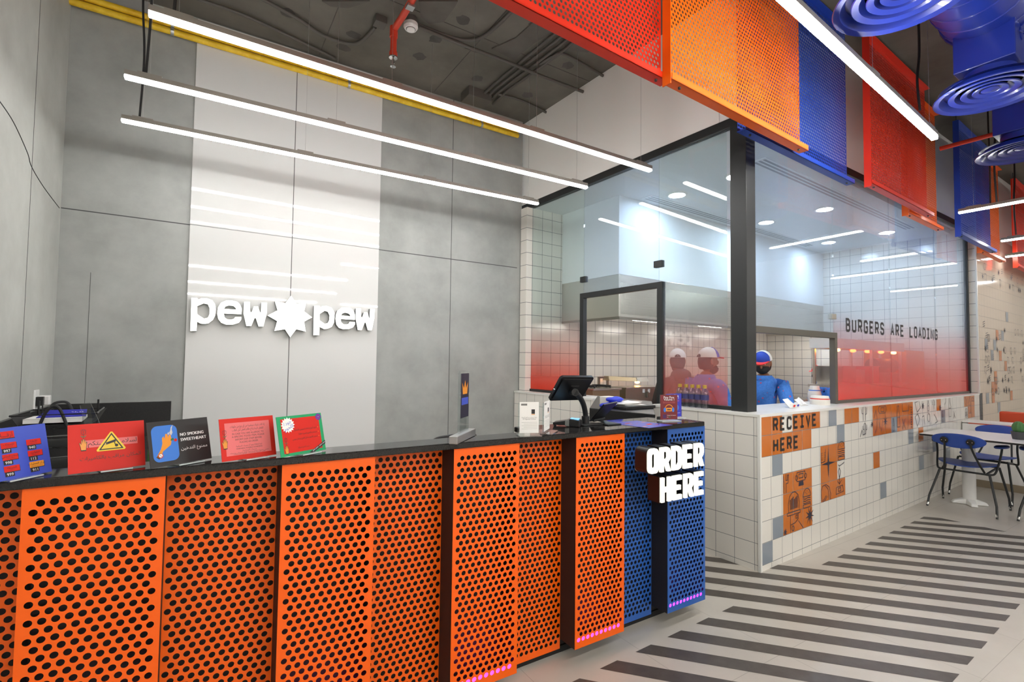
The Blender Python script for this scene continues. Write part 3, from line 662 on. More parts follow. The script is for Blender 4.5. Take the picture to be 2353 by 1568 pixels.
# ================================================================ LAMPS, HANGING SHEETS, DUCTS, PIPES
def bar_lamp(a, b, z, label, group, nw=4, wires=True, cable=None, name='linear_pendant_lamp', em='lamp_white'):
    """a long slim lamp from a to b (xy), luminous lower half, grey housing above, hung on wires"""
    a, b = V3(a[0], a[1], 0), V3(b[0], b[1], 0); L = np.linalg.norm(b-a); d = (b-a)/L; n = V3(-d[1], d[0], 0); h = 0.019; e_ = .019 if em == 'lamp_counter' else .030; s_ = e_-.019
    t = thing(name, label, 'lamp', (a[0], a[1], z), group=group)
    def bx(u0, u1, w_, z0, z1, m, nm, **k):
        mb = MB(); c = (a+b)/2*0+a+d*(u0+u1)/2; mb.obox((c[0], c[1], (z0+z1)/2), d*(u1-u0)/2, n*w_, (0, 0, (z1-z0)/2), m); return mb.build(nm, parent=t, **k)
    bx(0, L, h, z, z+e_, em, 'diffuser', label='glowing white diffuser', bevel=0.004)
    bx(0.0, L, h, z+e_+.0005, z+.048+s_, 'lamp_body', 'housing', label='grey metal housing')
    for i in range(nw):
        u = 0.12+(L-.24)*i/(nw-1)
        bx(u-.06, u+.06, .018, z+.0485+s_, z+.058+s_, 'lamp_body', 'bracket')
        if wires:
            mb = MB(); p = a+d*u; mb.cyl((p[0], p[1], z+.058), (p[0], p[1], HZ), .0012, 'aluminium', 5); mb.build('suspension_wire', parent=t)
    if cable:
        mb = MB(); p = a+d*cable; mb.tube(smooth_path([(p[0], p[1], z+.05), (p[0]+.012, p[1], z+.5), (p[0]-.008, p[1], z+.9), (p[0], p[1], HZ)]), .007, 'black_rubber', 7); mb.build('power_cable', parent=t)
    return t
ZL = 3.08
for i, (n_, a, b) in enumerate((('nearest', (341, 36), (1495, 395)), ('middle', (286, 180), (1348, 434)), ('farthest', (279, 280), (1236, 471)))):
    lab = ('long linear pendant lamp nearest the camera of three over the counter', 'long linear pendant lamp in the middle of three over the counter', 'long linear pendant lamp closest to the sign wall, lowest of three in view')[i]
    bar_lamp(PZ(*a, ZL), PZ(*b, ZL), ZL, lab, 'linear lamps over the counter', nw=4, cable=.1, em='lamp_counter')
bar_lamp(PZ(1770, -24, ZL), PZ(2148, 322, ZL), ZL, 'bright linear pendant lamp in front of the orange and blue mesh sheets', 'linear lamps over the hall', nw=3, cable=None)
def kb(u, v0, v1, lab, cable=.25, nw=3):
    p, q = KM @ Vector((u, v0, 0)), KM @ Vector((u, v1, 0)); return bar_lamp(p, q, ZL, lab, 'linear lamps over the hall', nw=nw, cable=cable, em='lamp_counter')
kb(3.46, -.30, -1.45, 'slim hall lamp in front of the blue mesh sheet, highest of three at right')
kb(5.45, -.26, -1.15, 'slim hall lamp second of three stepping down at the right edge')
kb(6.78, -.06, -2.2, 'slim hall lamp lowest of three at the right edge', nw=2)
kb(9.6, -.66, -2.3, 'slim hall lamp at the far end of the hall, mirrored in the kitchen glass', cable=None, nw=2)
for (a, b, lab) in (((-.6, -2.9), (2.9, -2.9), 'linear hall lamp behind the camera, mirrored in the white sign panel'), ((-.6, -5.4), (2.9, -5.4), 'linear hall lamp far behind the camera near the entrance'),
                    ((5.4, -2.6), (5.45, -5.0), 'added unseen hall lamp over the open floor to the right of the camera'), ((9.4, -1.2), (9.5, -3.6), 'added unseen hall lamp over the far end of the hall'), ((-.6, -.6), (2.6, -.6), 'added unseen hall lamp just behind the camera'), ((3.6, -5.4), (8.2, -5.4), 'added unseen hall lamp along the far front of the hall')):  # lamps on this line are unseen, added to brighten the hall
    bar_lamp(a, b, ZL, lab, 'linear lamps over the hall', nw=3)
# kitchen ceiling: recessed downlights and slot diffusers
for i, (u, v) in enumerate(((1.12, .83), (1.12, 1.52), (2.93, .79), (2.93, 1.49), (4.72, .75), (4.72, 1.49))):
    lab = 'round recessed kitchen downlight, %s pair from the glass corner, %s row' % (('first', 'second', 'third')[i//2], ('front', 'rear')[i % 2])
    t = thing('recessed_downlight', lab, 'lamp', (u, v, GZ), KM, group='kitchen downlights')
    mb = MB(KM); mb.lathe([(.085, GZ-.006), (.0, GZ-.006)], (u, v, 0), 'downlight', 24); mb.build('lens', parent=t, label='glowing round lens')
    mb = MB(KM); mb.lathe([(.086, GZ-.001), (.086, GZ-.009), (.108, GZ-.006), (.11, GZ-.001)], (u, v, 0), 'white_plastic', 24); mb.build('trim_ring', parent=t, smooth=40)
for v, lab in ((.49, 'long slotted air diffuser in kitchen ceiling nearest the glass'), (1.76, 'long slotted air diffuser in kitchen ceiling above the hood front')):
    t = thing('slot_diffuser', lab, 'vent', (2.8, v, GZ), KM, group='slot diffusers')
    mb = MB(KM); mb.box(.9, 4.75, v-.075, v+.075, GZ-.006, GZ-.0005, 'white_kitchen'); mb.build('frame', parent=t)
    for k in (-1, 0, 1):
        mb = MB(KM); mb.box(.93, 4.72, v+k*.042-.012, v+k*.042+.012, GZ-.0065, GZ-.0062, 'grey_plastic'); mb.build('slot', parent=t, label='dark slot')
# hanging perforated sheets in front of the bulkhead
def sheet(u0, u1, z0, z1, v, m, label, lflange=True, tflange=True, n8=False, bolts=True, depth=.05):
    t = thing('perforated_sheet', label, 'panel', ((u0+u1)/2, v, z0), KM, group='perforated metal sheets hung over the kitchen glass')
    perf('mesh_face', t, KM, u0, u1, z0, z1, v, m, n8=n8, dia=.0185)
    if lflange: MB(KM).box(u0-.004, u0+.002, v-depth, v+.004, z0-.03, z1, m).build('side_flange', parent=t)
    MB(KM).box(u0, u1, v-depth-.01, v+.004, z0-.012, z0-.006, m).box(u0, u1, v-depth-.01, v-depth-.006, z0-.012, z0+.024, m).build('bottom_flange', parent=t)
    if tflange: MB(KM).box(u0+.02, u1-.02, v-depth, v+.004, z1, z1+.006, m).build('top_flange', parent=t)
    for u in (u0+.12, u1-.12):
        MB(KM).cyl((u, v, z1), (u, v, HZ), .005, 'black_steel', 6).build('hanger_rod', parent=t)
    if bolts:
        for u in (u0+.1, u1-.08): MB(KM).cyl((u, v-.03, z0-.012), (u, v-.03, z0-.022), .008, 'black_steel', 8).build('bolt', parent=t)
    return t
ZS = 3.0
sheet(-3.0, -1.18, ZS+.035, 4.36, -.085, 'red_sheet', 'red perforated sheet at top centre of the view, behind the orange one', lflange=False)
sheet(-1.24, .30, ZS, 4.36, -.15, 'orange_sheet', 'large orange perforated sheet in front, beside the red one')
sheet(-.35, 1.34, ZS+.012, 4.36, -.055, 'blue_sheet', 'blue perforated sheet between the large orange and the red one, above the glass corner', lflange=False)
sheet(1.45, 3.02, ZS+.01, 4.34, -.15, 'red_sheet', 'red perforated sheet over the middle of the window lettering', n8=True)
sheet(2.62, 3.68, ZS-.01, 4.30, -.06, 'orange_sheet', 'narrow orange perforated sheet peeking out behind the red one', n8=True)
sheet(3.98, 5.5, ZS-.03, 4.30, -.15, 'blue_sheet', 'blue perforated sheet near the far end of the window', n8=True)
sheet(5.2, 6.35, ZS-.04, 4.28, -.08, 'orange_sheet', 'far orange perforated sheet behind the blue one', n8=True)
sheet(6.9, 9.4, ZS-.04, 4.28, -.12, 'red_sheet', 'farthest red perforated sheet at the right edge above the tiled wall', n8=True)
# blue spiral duct with drop boxes and round diffusers
D1, D2, D3 = (PZ(2075, -4, 3.25), PZ(2276, 217, 3.25), PZ(2349, 350, 3.25))
dax = D2-D1; dax = dax/np.linalg.norm(dax)
DZ, DR = 3.86, .265
o_ = D2; dn = V3(-dax[1], dax[0], 0)
A, Bp = D1-dax*1.8, D2+dax*9
off = dn*(-.02)
t = thing('air_duct', 'big blue spiral air duct running along the hall ceiling at top right', 'duct', (D2[0], D2[1], DZ-DR))
mb = MB(); A2 = A+off; B2 = Bp+off; L = np.linalg.norm(B2-A2); pts = []; rs = []
k = 0.0
while k < L:
    for q, r in ((0, DR), (.150, DR), (.153, DR+.006), (.165, DR+.006), (.168, DR)):
        p = A2+dax*(k+q); pts.append((p[0], p[1], DZ)); rs.append(r)
    k += .17
mb.tube(pts, rs, 'duct_blue', 32); mb.build('spiral_pipe', parent=t, smooth=35)
for k in range(4):
    p = A2+dax*(0.9+2.4*k)
    mb = MB(); mb.tube([(p[0]+dn[0]*r_, p[1]+dn[1]*r_, z) for r_, z in [(-DR-.012, HZ)]+[(-(DR+.012)*math.cos(a), DZ-(DR+.012)*math.sin(a)) for a in np.linspace(0, math.pi, 12)]+[(DR+.012, HZ)]], .006, 'conduit_grey', 6); mb.build('hanger_strap', parent=t)
    if k < 3: mb = MB(); mb.tube([(p[0]+q[0]*(DR+.004), p[1]+q[1]*(DR+.004), DZ+q[2]*(DR+.004)) for q in [tuple(dn*math.cos(a)+V3(0, 0, math.sin(a))) for a in np.linspace(0, 2*math.pi, 25)[:-1]]], .012, 'duct_blue', 6, closed=True); mb.build('joint_band', parent=t)
def drop(c, label, lever=True, r=.29):
    t = thing('ceiling_diffuser', label, 'vent', (c[0], c[1], 3.25), rz=math.atan2(dax[1], dax[0]), group='blue diffusers under the duct')
    M = WMAT[t.name]
    mb = MB(M)                                        # stepped cone rings
    for r0, z0 in ((r, 0), (r*.72, .012), (r*.5, .018), (r*.3, .022)):
        mb.lathe([(r0, .012+z0), (r0+.004, .004+z0), (r0, z0), (r0-.03, .008+z0), (r0-.055, .05+z0), (r0-.05, .052+z0), (r0-.022, .016+z0)], (0, 0, 0), 'duct_blue', 40, caps=False)
    mb.lathe([(r*.16, .03), (.0, .02)], (0, 0, 0), 'duct_blue', 24); mb.lathe([(r*.92, .055), (r*.45, .10), (r*.45, .16)], (0, 0, 0), 'duct_blue', 32, caps=False)
    mb.lathe([(r*.6, .075), (0, .075)], (0, 0, 0), 'hole_dark', 24)
    mb.build('cone_ring', parent=t, smooth=40)
    b = .15; MB(M).box(-b, b, -b, b, .15, DZ-3.25-DR+.06, 'duct_blue').build('drop_box', parent=t, bevel=.006)
    if lever:
        mb = MB(M); mb.lathe([(.045, 0), (.045, .006), (.03, .01), (.012, .01), (.012, .02), (0, .02)], (0, -b, .33), 'duct_blue', 18, axis='Y'); mb.tube([(0, -b-.012, .33), (-.11, -b-.012, .30)], .004, 'duct_blue', 6); mb.build('damper_lever', parent=t, smooth=40)
    return t
drop(D1, 'large round blue diffuser cut by the top edge of the view'); drop(D2, 'round blue diffuser with drop box and lever at upper right'); drop(D3, 'third round blue diffuser cut by the right edge'); 
# pipes, conduits, detector and sprinkler on the slab
for i, (z, x0, x1) in enumerate(((4.180, PY(168, 40, 4.98)[0]-.02, PY(1195, 313, 4.98)[0]), (4.240, PY(165, 8, 4.98)[0]-.02, PY(1210, 312, 4.98)[0]))):
    t = thing('gas_pipe', ('lower yellow pipe along the top of the sign wall', 'upper yellow pipe along the top of the sign wall')[i], 'pipe', (1.2, 4.98, z), group='yellow pipes')
    MB().cyl((LX, 4.985, z), (3.20, 4.985, z), .026, 'yellow_pipe', 14).build('pipe_run', parent=t, smooth=40)
    for px in (391, 802, 1108):
        x = PY(px, 200, 4.98)[0]; MB().cyl((x-.012, 4.985, z), (x+.012, 4.985, z), .031, 'aluminium', 14).box(x-.012, x+.012, 4.985, BY, z-.006, z+.006, 'aluminium').build('pipe_clip', parent=t, smooth=40)
# red sprinkler pipe
zc = HZ-.13
s0 = PZ(962, -25, zc); s1 = PZ(925, 38, zc); s2 = PZ(905, 68, zc); c_ = s2
hh = PX(907, 150, s2[0])[2]
t = thing('sprinkler_pipe', 'red sprinkler pipe with a drop and sprinkler head under the slab', 'pipe', (s2[0], s2[1], 3.7))
MB().tube([s0-(s1-s0)*2, s0, s1, (s2[0], s2[1], zc)], .027, 'red_pipe', 14).build('pipe_run', parent=t, smooth=40)
zh = max(3.3, PY(907, 140, s2[1])[2])
MB().cyl((s2[0], s2[1], zc), (s2[0], s2[1], zh+.03), .027, 'red_pipe', 14).cyl((s2[0], s2[1], zc-.07), (s2[0], s2[1], zc+.02), .034, 'red_pipe', 14).cyl((s2[0], s2[1], zh+.03), (s2[0], s2[1], zh+.07), .034, 'red_pipe', 14).build('drop_pipe', parent=t, smooth=40)
MB().lathe([(.036, zh+.03), (.036, zh+.02), (.012, zh+.012), (.01, zh-.03), (.004, zh-.035), (.004, zh-.05), (.024, zh-.052), (.024, zh-.056), (0, zh-.058)], (s2[0], s2[1], 0), 'chrome', 18).build('sprinkler_head', parent=t, smooth=40)
m_ = (s1+s0)/2; MB().box(m_[0]-.03, m_[0]+.03, m_[1]-.03, m_[1]+.03, zc-.04, zc-.02, 'aluminium').cyl((m_[0], m_[1], zc), (m_[0], m_[1], HZ), .006, 'aluminium', 8).build('pipe_hanger', parent=t)
p = PZ(944, 60, HZ-.07)
t = thing('smoke_detector', 'white round smoke detector on the dark slab', 'smoke detector', (p[0], p[1], HZ-.1))
MB().cyl((p[0], p[1], HZ), (p[0], p[1], HZ-.05), .055, 'conduit_grey', 20).build('mounting_box', parent=t, smooth=40)
MB().lathe([(.06, HZ-.05), (.062, HZ-.08), (.05, HZ-.098), (.036, HZ-.1), (.036, HZ-.104), (.03, HZ-.108), (0, HZ-.108)], (p[0], p[1], 0), 'white_plastic', 28).build('cover', parent=t, smooth=30)
MB().lathe([(.041, HZ-.0995), (.037, HZ-.1005)], (p[0], p[1], 0), 'hole_dark', 28, caps=False).build('vent_ring', parent=t)
def conduit(pp, r, label, z=HZ-.03, ends=True):
    q = [PZ(x, y, z) for x, y in pp]; MBx = MB(); MBx.tube(smooth_path(q, 8) if len(q) > 2 else q, r, 'conduit_grey', 8)
    o = MBx.build('cable_conduit', smooth=50); tag(o, label, 'conduit', 'grey conduits under the slab'); return o
conduit([(950, 52), (1035, 85), (1080, 92), (1120, 78), (1182, 20)], .016, 'grey conduit curving from smoke detector towards the red sheet')
conduit([(962, 62), (1050, 98), (1160, 140), (1245, 175), (1345, 213)], .016, 'grey conduit running straight from smoke detector to the white bulkhead', z=HZ-.065)
for i in range(4):
    d = 11*i
    conduit([(1090+d*1.3, 228+d*.35), (1112+d*1.1, 215+d*.3), (1140+d, 190+d*.4), (1260+d*.9, 90+d*.9), (1296+d*.8, 64+d*.8)], .014, 'grey conduit in the bundle of four under the slab, %s' % ('leftmost', 'second from left', 'third from left', 'rightmost')[i])
conduit([(1240, 148), (1270, 130), (1300, 126), (1395, 180)], .014, 'grey conduit bending right to reach the bulkhead edge')
conduit([(1140, 215), (1200, 232), (1262, 262)], .014, 'short grey conduit low beside the bundle')
conduit([(570, -20), (680, 40), (740, 80), (800, 100), (830, 95), (862, 62)], .016, 'grey conduit hooking up to a square box')
conduit([(430, -10), (560, 35), (700, 100), (770, 135)], .014, 'grey conduit above the nearest lamp')
p = PZ(873, 50, HZ-.03); o = MB().box(p[0]-.05, p[0]+.05, p[1]-.05, p[1]+.05, HZ-.06, HZ-.001, 'conduit_grey').build('junction_box', bevel=.004); tag(o, 'small square junction box left of the red pipe', 'junction box')
p = PZ(1098, 225, HZ-.05); o = MB().box(p[0]-.16, p[0]+.12, p[1]-.1, p[1]+.1, HZ-.1, HZ-.001, 'conduit_grey').build('junction_box', bevel=.004); tag(o, 'wide junction box where the conduit bundle starts', 'junction box')
# hall end: small services seen at right
q0, q1 = KM @ Vector((3.9, -.4, 3.72)), KM @ Vector((5.2, -1.5, 3.75))
a_, b_ = PZ(2160, 342, 3.7), PZ(2353, 290, 3.7)
o = MB().cyl(a_, a_+(b_-a_)*1.3, .022, 'red_pipe', 12).build('sprinkler_branch', smooth=40); tag(o, 'thin red pipe crossing behind the blue mesh sheet at right', 'pipe')
for i, (px, py0, py1) in enumerate(((2110, 60, 255), (2285, 250, 470), (2330, 370, 540))):
    a_ = PZ(px, py0, 4.2)
    p = np.array(a_); ze = max(3.14, PX(px, py1, p[0])[2]); o = MB().tube(smooth_path([(p[0], p[1], HZ), (p[0]+.01, p[1], 4.0), (p[0]-.012, p[1]+.01, (4.0+ze)/2), (p[0], p[1], ze)]), .009, 'black_rubber', 7).build('power_cable', smooth=50)
    tag(o, ('black cable hanging behind the bright linear lamp at upper right', 'black cable dropping past the second diffuser to a slim lamp', 'black cable dropping near the right edge by the third diffuser')[i], 'cable')
o = MB().tube(smooth_path([PX(-6, 226, LX), PX(30, 280, LX), PX(62, 350, LX), PX(72, 383, LX), PX(100, 430, LX), PX(136, 478, LX)], 6), .0035, 'black_rubber', 6).build('wall_cable'); tag(o, 'thin black cable sagging down the left concrete wall', 'cable')
# ================================================================ THE COUNTER
ZC, YF, YR = 1.11, 1.87, 1.985
ct = thing('service_counter', 'long counter faced with orange and blue perforated panels under a black granite top', 'counter', (0.8, 2.0, 0))
mb = MB(); mb.box(LX+.005, 2.512, 1.858, 2.0, ZC-.026, ZC, 'granite').box(1.39, 2.512, 2.0, 2.17, ZC-.026, ZC, 'granite')
mb.build('countertop', parent=ct, bevel=.004, label='polished black granite ledge')
MB().box(LX+.005, 2.49, YR+.03, YR+.07, .03, ZC-.028, 'dark_case').box(2.46, 2.50, YR+.03, 2.16, .03, ZC-.028, 'dark_case').build('carcass', parent=ct)
MB().box(LX+.005, 2.48, YR+.02, YR+.06, 0, .03, 'black_matte').build('plinth', parent=ct)
MB().box(LX+.005, 1.39, YR+.075, 2.62, .80, .83, 'granite').build('worktop', parent=ct, bevel=.003)
MB().box(LX+.005, 2.3, 2.55, 2.60, .0, .80, 'dark_case').build('back_panel', parent=ct)
PT, PB = ZC-.0275, .075
for i in range(5):
    x0 = -.394+.65*i; x1 = x0+.322; zb = PB+.002*i; m = 'blue_panel' if i == 4 else 'orange_panel'; lb = 'blue' if i == 4 else 'orange'
    perf('front_panel', ct, IM, x0, x1, zb, PT, YF, m, dia=.0195, mx=.025, label='%s perforated panel standing forward' % lb)
    MB().box(x0, x0+.002, YF+.002, YR+.03, zb, PT, 'dark_case').box(x1-.002, x1, YF+.002, YR+.03, zb, PT, 'dark_case').box(x0+.002, x1-.002, YR+.018, YR+.024, zb, PT, 'dark_case').box(x0+.002, x1-.002, YF+.002, YR+.018, PT-.003, PT, 'dark_case').box(x0+.002, x1-.002, YF+.002, YR+.018, zb, zb+.003, 'dark_case').build('box_side', parent=ct, label='dark sides of the forward box')
    MB().box(x0+.012, x1-.012, YF+.010, YF+.020, zb+.024, zb+.036, 'led_purple' if i in (4,) else 'led_pink').build('led_strip', parent=ct, label='glowing strip along the bottom holes')
    xr0 = x0-.65+.322 if i == 0 else None
for i in range(-1, 4):
    x0 = -.394+.65*i+.322; x1 = x0+.328; m = 'blue_panel' if i == 3 else 'orange_panel'
    x0 = max(x0, LX+.01)
    perf('recessed_panel', ct, IM, x0, x1, .033, PT, YR, m, dia=.0195, mx=.010, label='%s perforated panel set back' % ('blue' if i == 3 else 'orange'))
# lit sign on the end of the counter
OL = {'O': [rrect(0, 0, 1, 1.45, .32), rrect(.32, .3, .68, 1.15, .14)[::-1]],
 'R': [[(0, 0), (.31, 0), (.31, .48), (.45, .48), (.68, 0), (1.02, 0), (.77, .55), (.93, .7), (1, .88), (1, 1.15), (.9, 1.36), (.72, 1.45), (0, 1.45)], [(.31, .74), (.31, 1.19), (.6, 1.19), (.69, 1.1), (.69, .83), (.6, .74)]],
 'D': [[(0, 0), (.6, 0), (.86, .1), (1, .36), (1, 1.09), (.86, 1.35), (.6, 1.45), (0, 1.45)], [(.31, .27), (.31, 1.18), (.54, 1.18), (.69, 1.02), (.69, .43), (.54, .27)]],
 'E': [[(0, 0), (.9, 0), (.9, .28), (.31, .28), (.31, .58), (.8, .58), (.8, .86), (.31, .86), (.31, 1.17), (.9, 1.17), (.9, 1.45), (0, 1.45)]],
 'H': [[(0, 0), (.31, 0), (.31, .58), (.68, .58), (.68, 0), (.99, 0), (.99, 1.45), (.68, 1.45), (.68, .87), (.31, .87), (.31, 1.45), (0, 1.45)]]}
YS = 1.70
sg = thing('counter_sign', 'lit ORDER HERE letters projecting from the blue end of the counter', 'sign', (2.08, YS+.05, .75))
for t_, x0, z0, ad in (('ORDER', 1.870, .906, .0872), ('HERE', 1.962, .756, .0868)):
    for i, ch in enumerate(t_):
        mb = MB(); mb.prism(OL[ch], (x0+i*ad, YS, z0), (.073, 0, 0), (0, 0, .0835), .012, 'order_white', 'order_white')
        L_ = mb.build('letter', parent=sg, label='glowing white letter %s' % ch)
        mb = MB(); mb.prism(OL[ch], (x0+i*ad-.003, YS+.0122, z0-.003), (.079, 0, 0), (0, 0, .0876), .075, 'black_plastic'); mb.build('letter_can', parent=L_, label='dark letter casing')
for px, py, xz in ((1463, 1073, 1.90), (1492, 1110, 1.99)):
    p = PY(px, py, YR); MB().cyl((p[0], YR, p[2]), (p[0], YS+.08, p[2]), .011, 'black_plastic', 12).cyl((p[0], YR-.001, p[2]), (p[0], YR-.008, p[2]), .024, 'chrome', 16).box(p[0]-.03, p[0]+.12, YS+.082, YS+.1, p[2]-.02, p[2]+.02, 'dark_case').build('bracket', parent=sg, smooth=40)
# lit sign on the white wall panel
def z10(pts): return [(lambda q: (q[0], q[2]))(PY(400+x/4.706, 640+y/4.706, 4.945)) for x, y in pts]
PEW = {'letter_p': [[(187,210),(250,212),(262,232),(290,216),(350,213),(410,235),(445,280),(452,340),(445,400),(420,450),(370,487),(320,492),(285,488),(250,468),(242,568),(175,570)],[(250,300),(320,270),(365,280),(384,320),(382,390),(365,425),(325,435),(250,388)]],
 'letter_e': [[(728,388),(732,330),(715,285),(680,252),(620,237),(560,240),(505,265),(475,315),(466,380),(478,440),(510,480),(560,500),(640,500),(700,480),(725,450),(728,418),(660,418),(650,435),(620,445),(575,443),(545,420),(538,380)],[(540,330),(555,305),(590,293),(640,297),(668,320),(670,338)]],
 'letter_w': [[(757,253),(822,255),(822,355),(830,372),(845,355),(862,303),(908,303),(928,365),(940,370),(945,262),(1006,265),(1003,380),(965,520),(915,520),(885,430),(870,430),(835,515),(783,515),(752,385)]],
 'star': [[(1265,188),(1325,278),(1430,260),(1406,358),(1493,422),(1406,468),(1424,575),(1322,550),(1257,636),(1200,550),(1085,568),(1117,462),(1012,402),(1120,345),(1090,243),(1203,270)]],
 'letter_p.b': [[(1515,295),(1572,296),(1582,315),(1600,300),(1650,297),(1700,315),(1730,360),(1737,420),(1728,480),(1705,525),(1660,545),(1620,547),(1585,530),(1573,520),(1570,612),(1508,615)],[(1575,385),(1630,350),(1665,360),(1683,400),(1680,450),(1665,482),(1630,492),(1575,455)]],
 'letter_e.b': [[(1957,448),(1955,390),(1938,345),(1905,318),(1860,312),(1810,318),(1770,345),(1752,395),(1748,440),(1758,500),(1785,535),(1830,550),(1890,548),(1935,530),(1957,495),(1957,472),(1900,470),(1890,490),(1860,498),(1830,495),(1808,475),(1802,440)],[(1805,402),(1820,380),(1850,370),(1885,378),(1908,395),(1908,410)]],
 'letter_w.b': [[(1970,325),(2020,326),(2022,412),(2032,430),(2042,412),(2056,368),(2092,368),(2108,428),(2118,430),(2122,328),(2170,330),(2166,430),(2138,560),(2098,560),(2075,478),(2062,478),(2028,560),(1990,558),(1966,430)]]}
wsg = thing('wall_sign', 'backlit white pew pew lettering with an eight-point star on the white wall panel', 'sign', (.71, BY-.02, 1.64))
for k, loops in PEW.items():
    nm = k.split('.')[0]; L2 = [z10(l) for l in loops]
    mb = MB(); mb.prism(L2, (0, 4.945, 0), (1, 0, 0), (0, 0, 1), .012, 'sign_white'); L_ = mb.build(nm, parent=wsg, label='glowing white face')
    mb = MB(); mb.prism(L2, (0, 4.9575, 0), (1, 0, 0), (0, 0, 1), .045, 'sign_side'); mb.build('letter_can', parent=L_, label='grey metal casing')
# ================================================================ THINGS ON THE COUNTER
class Card:
    """a printed card leaning in a clear stand; drawing coordinates: x 0..asp, y 0..1, layers lift off the face"""
    def __init__(s, corners, z=ZC+.004, lean=14):
        ll, lr, ul, ur = corners; b0, b1 = PZ(*ll, z), PZ(*lr, z); e = b1-b0; e = e/np.linalg.norm(e)
        pr_ = np.cross((0, 0, 1), e); l = math.radians(lean); up = V3(0, 0, math.cos(l))+pr_*math.sin(l); n = np.cross(e, up)
        t0, t1 = hit(*ul, n, b0), hit(*ur, n, b0)
        xd = ((b1-b0)+(t1-t0))/2; yd = ((t0-b0)+(t1-b1))/2; yd = yd-e*(yd@e)*.75
        s.o = b0+((t0-b0)-yd)*.0; s.W = np.linalg.norm(xd); s.H = np.linalg.norm(yd); s.ex = e*s.H; s.ey = yd; s.n = np.cross(s.ex, s.ey); s.n = s.n/np.linalg.norm(s.n); s.asp = s.W/s.H; s.mb = MB(); s.k = 0
    def at(s, x, y, lift=0): return s.o+s.ex*x+s.ey*y+s.n*(.0006+.00025*s.k+lift)
    def lay(s): s.k += 1; return s
    def poly(s, pts, m): s.mb.prism([pts], s.at(0, 0), s.ex, s.ey, 0, m); return s
    def rect(s, x0, y0, x1, y1, m): return s.poly([(x0, y0), (x1, y0), (x1, y1), (x0, y1)], m)
    def line(s, pts, w_, m, closed=False): s.mb.stroke(pts, w_, s.at(0, 0), s.ex, s.ey, m, closed); return s
    def text(s, t, x, y, size, m, al='C', width=None, rot=0, sx=1.0):
        c, d = math.cos(rot), math.sin(rot); s.mb.text(t, s.at(x, y), (s.ex*c+s.ey*d)*sx, s.ey*c-s.ex*d, size, m, al, width); return s
    def make(s, name, label, base, cat='sign', group='counter signs in clear stands'):
        mid = s.o+s.ex*s.asp/2; t = thing(name, label, cat, (mid[0], mid[1], ZC), group=group)
        P = [s.at(0, 0)-s.n*.0006, s.at(s.asp, 0)-s.n*.0006, s.at(s.asp, 1)-s.n*.0006, s.at(0, 1)-s.n*.0006]
        MB().slab([s.o, s.o+s.ex*s.asp, s.o+s.ex*s.asp+s.ey, s.o+s.ey], .0022, base).build('card', parent=t)
        s.mb.build('print', parent=t, label='printed words and drawings')
        e = s.ex/np.linalg.norm(s.ex); f = np.cross(e, (0, 0, 1)); a = s.o+s.ex*s.asp*.38; b = s.o+s.ex*s.asp*.80
        a[2] = b[2] = ZC+.002
        M_ = MB(); M_.hexa([a+f*.022, b+f*.022, b-f*.06, a-f*.06, a+f*.022+V3(0, 0, .003), b+f*.022+V3(0, 0, .003), b-f*.06+V3(0, 0, .003), a-f*.06+V3(0, 0, .003)], 'acrylic')
        M_.hexa([a+f*.019, b+f*.019, b+f*.022, a+f*.022, a+f*.019+V3(0, 0, .0035), b+f*.019+V3(0, 0, .0035), b+f*.022+V3(0, 0, .0035), a+f*.022+V3(0, 0, .0035)], 'acrylic_edge')
        p0, p1 = (a+b)/2-f*.06, (a+b)/2+s.ey*.5-s.n*.004
        q = e*.03; M_.slab([p0-q, p0+q, p1+q, p1-q], .003, 'acrylic'); M_.build('clear_stand', parent=t)
        return t
def hand_rose(c, x, y, s, up=True):
    P = lambda pts: [(x+s*a, y+s*b) for a, b in pts]
    c.poly(P([(-.12, 0), (.12, 0), (.13, .2), (.18, .42), (.17, .52), (.13, .52), (.12, .40), (.10, .66), (.05, .66), (.045, .44), (.03, .72), (-.03, .72), (-.035, .44), (-.06, .66), (-.11, .64), (-.11, .38), (-.17, .5), (-.21, .47), (-.15, .22)]), 'card_orange')
    c.lay().line(P([(-.12, 0), (-.15, .22), (-.21, .47), (-.17, .5), (-.11, .38), (-.11, .64), (-.06, .66), (-.035, .44), (-.03, .72), (.03, .72), (.045, .44), (.05, .66), (.10, .66), (.12, .40), (.13, .52), (.17, .52), (.13, .2), (.12, 0)]), .007, 'ink_brown', True)
    c.poly(P([(-.12, -.03), (.12, -.03), (.12, .03), (-.12, .03)]), 'ink_black')
    c.line(P([(0, .7), (0, 1.15)]), .006, 'ink_brown'); c.poly(P([(0, .86), (-.17, .98), (-.05, .82)]), 'card_leaf'); c.poly(P([(0, .86), (.17, .98), (.05, .82)]), 'card_leaf')
    c.line(P([(0, .98), (-.11, 1.08), (-.12, 1.28), (0, 1.34), (.12, 1.28), (.11, 1.08)]), .007, 'ink_brown', True); c.line(P([(-.05, 1.32), (0, 1.15), (.06, 1.3)]), .006, 'ink_brown')
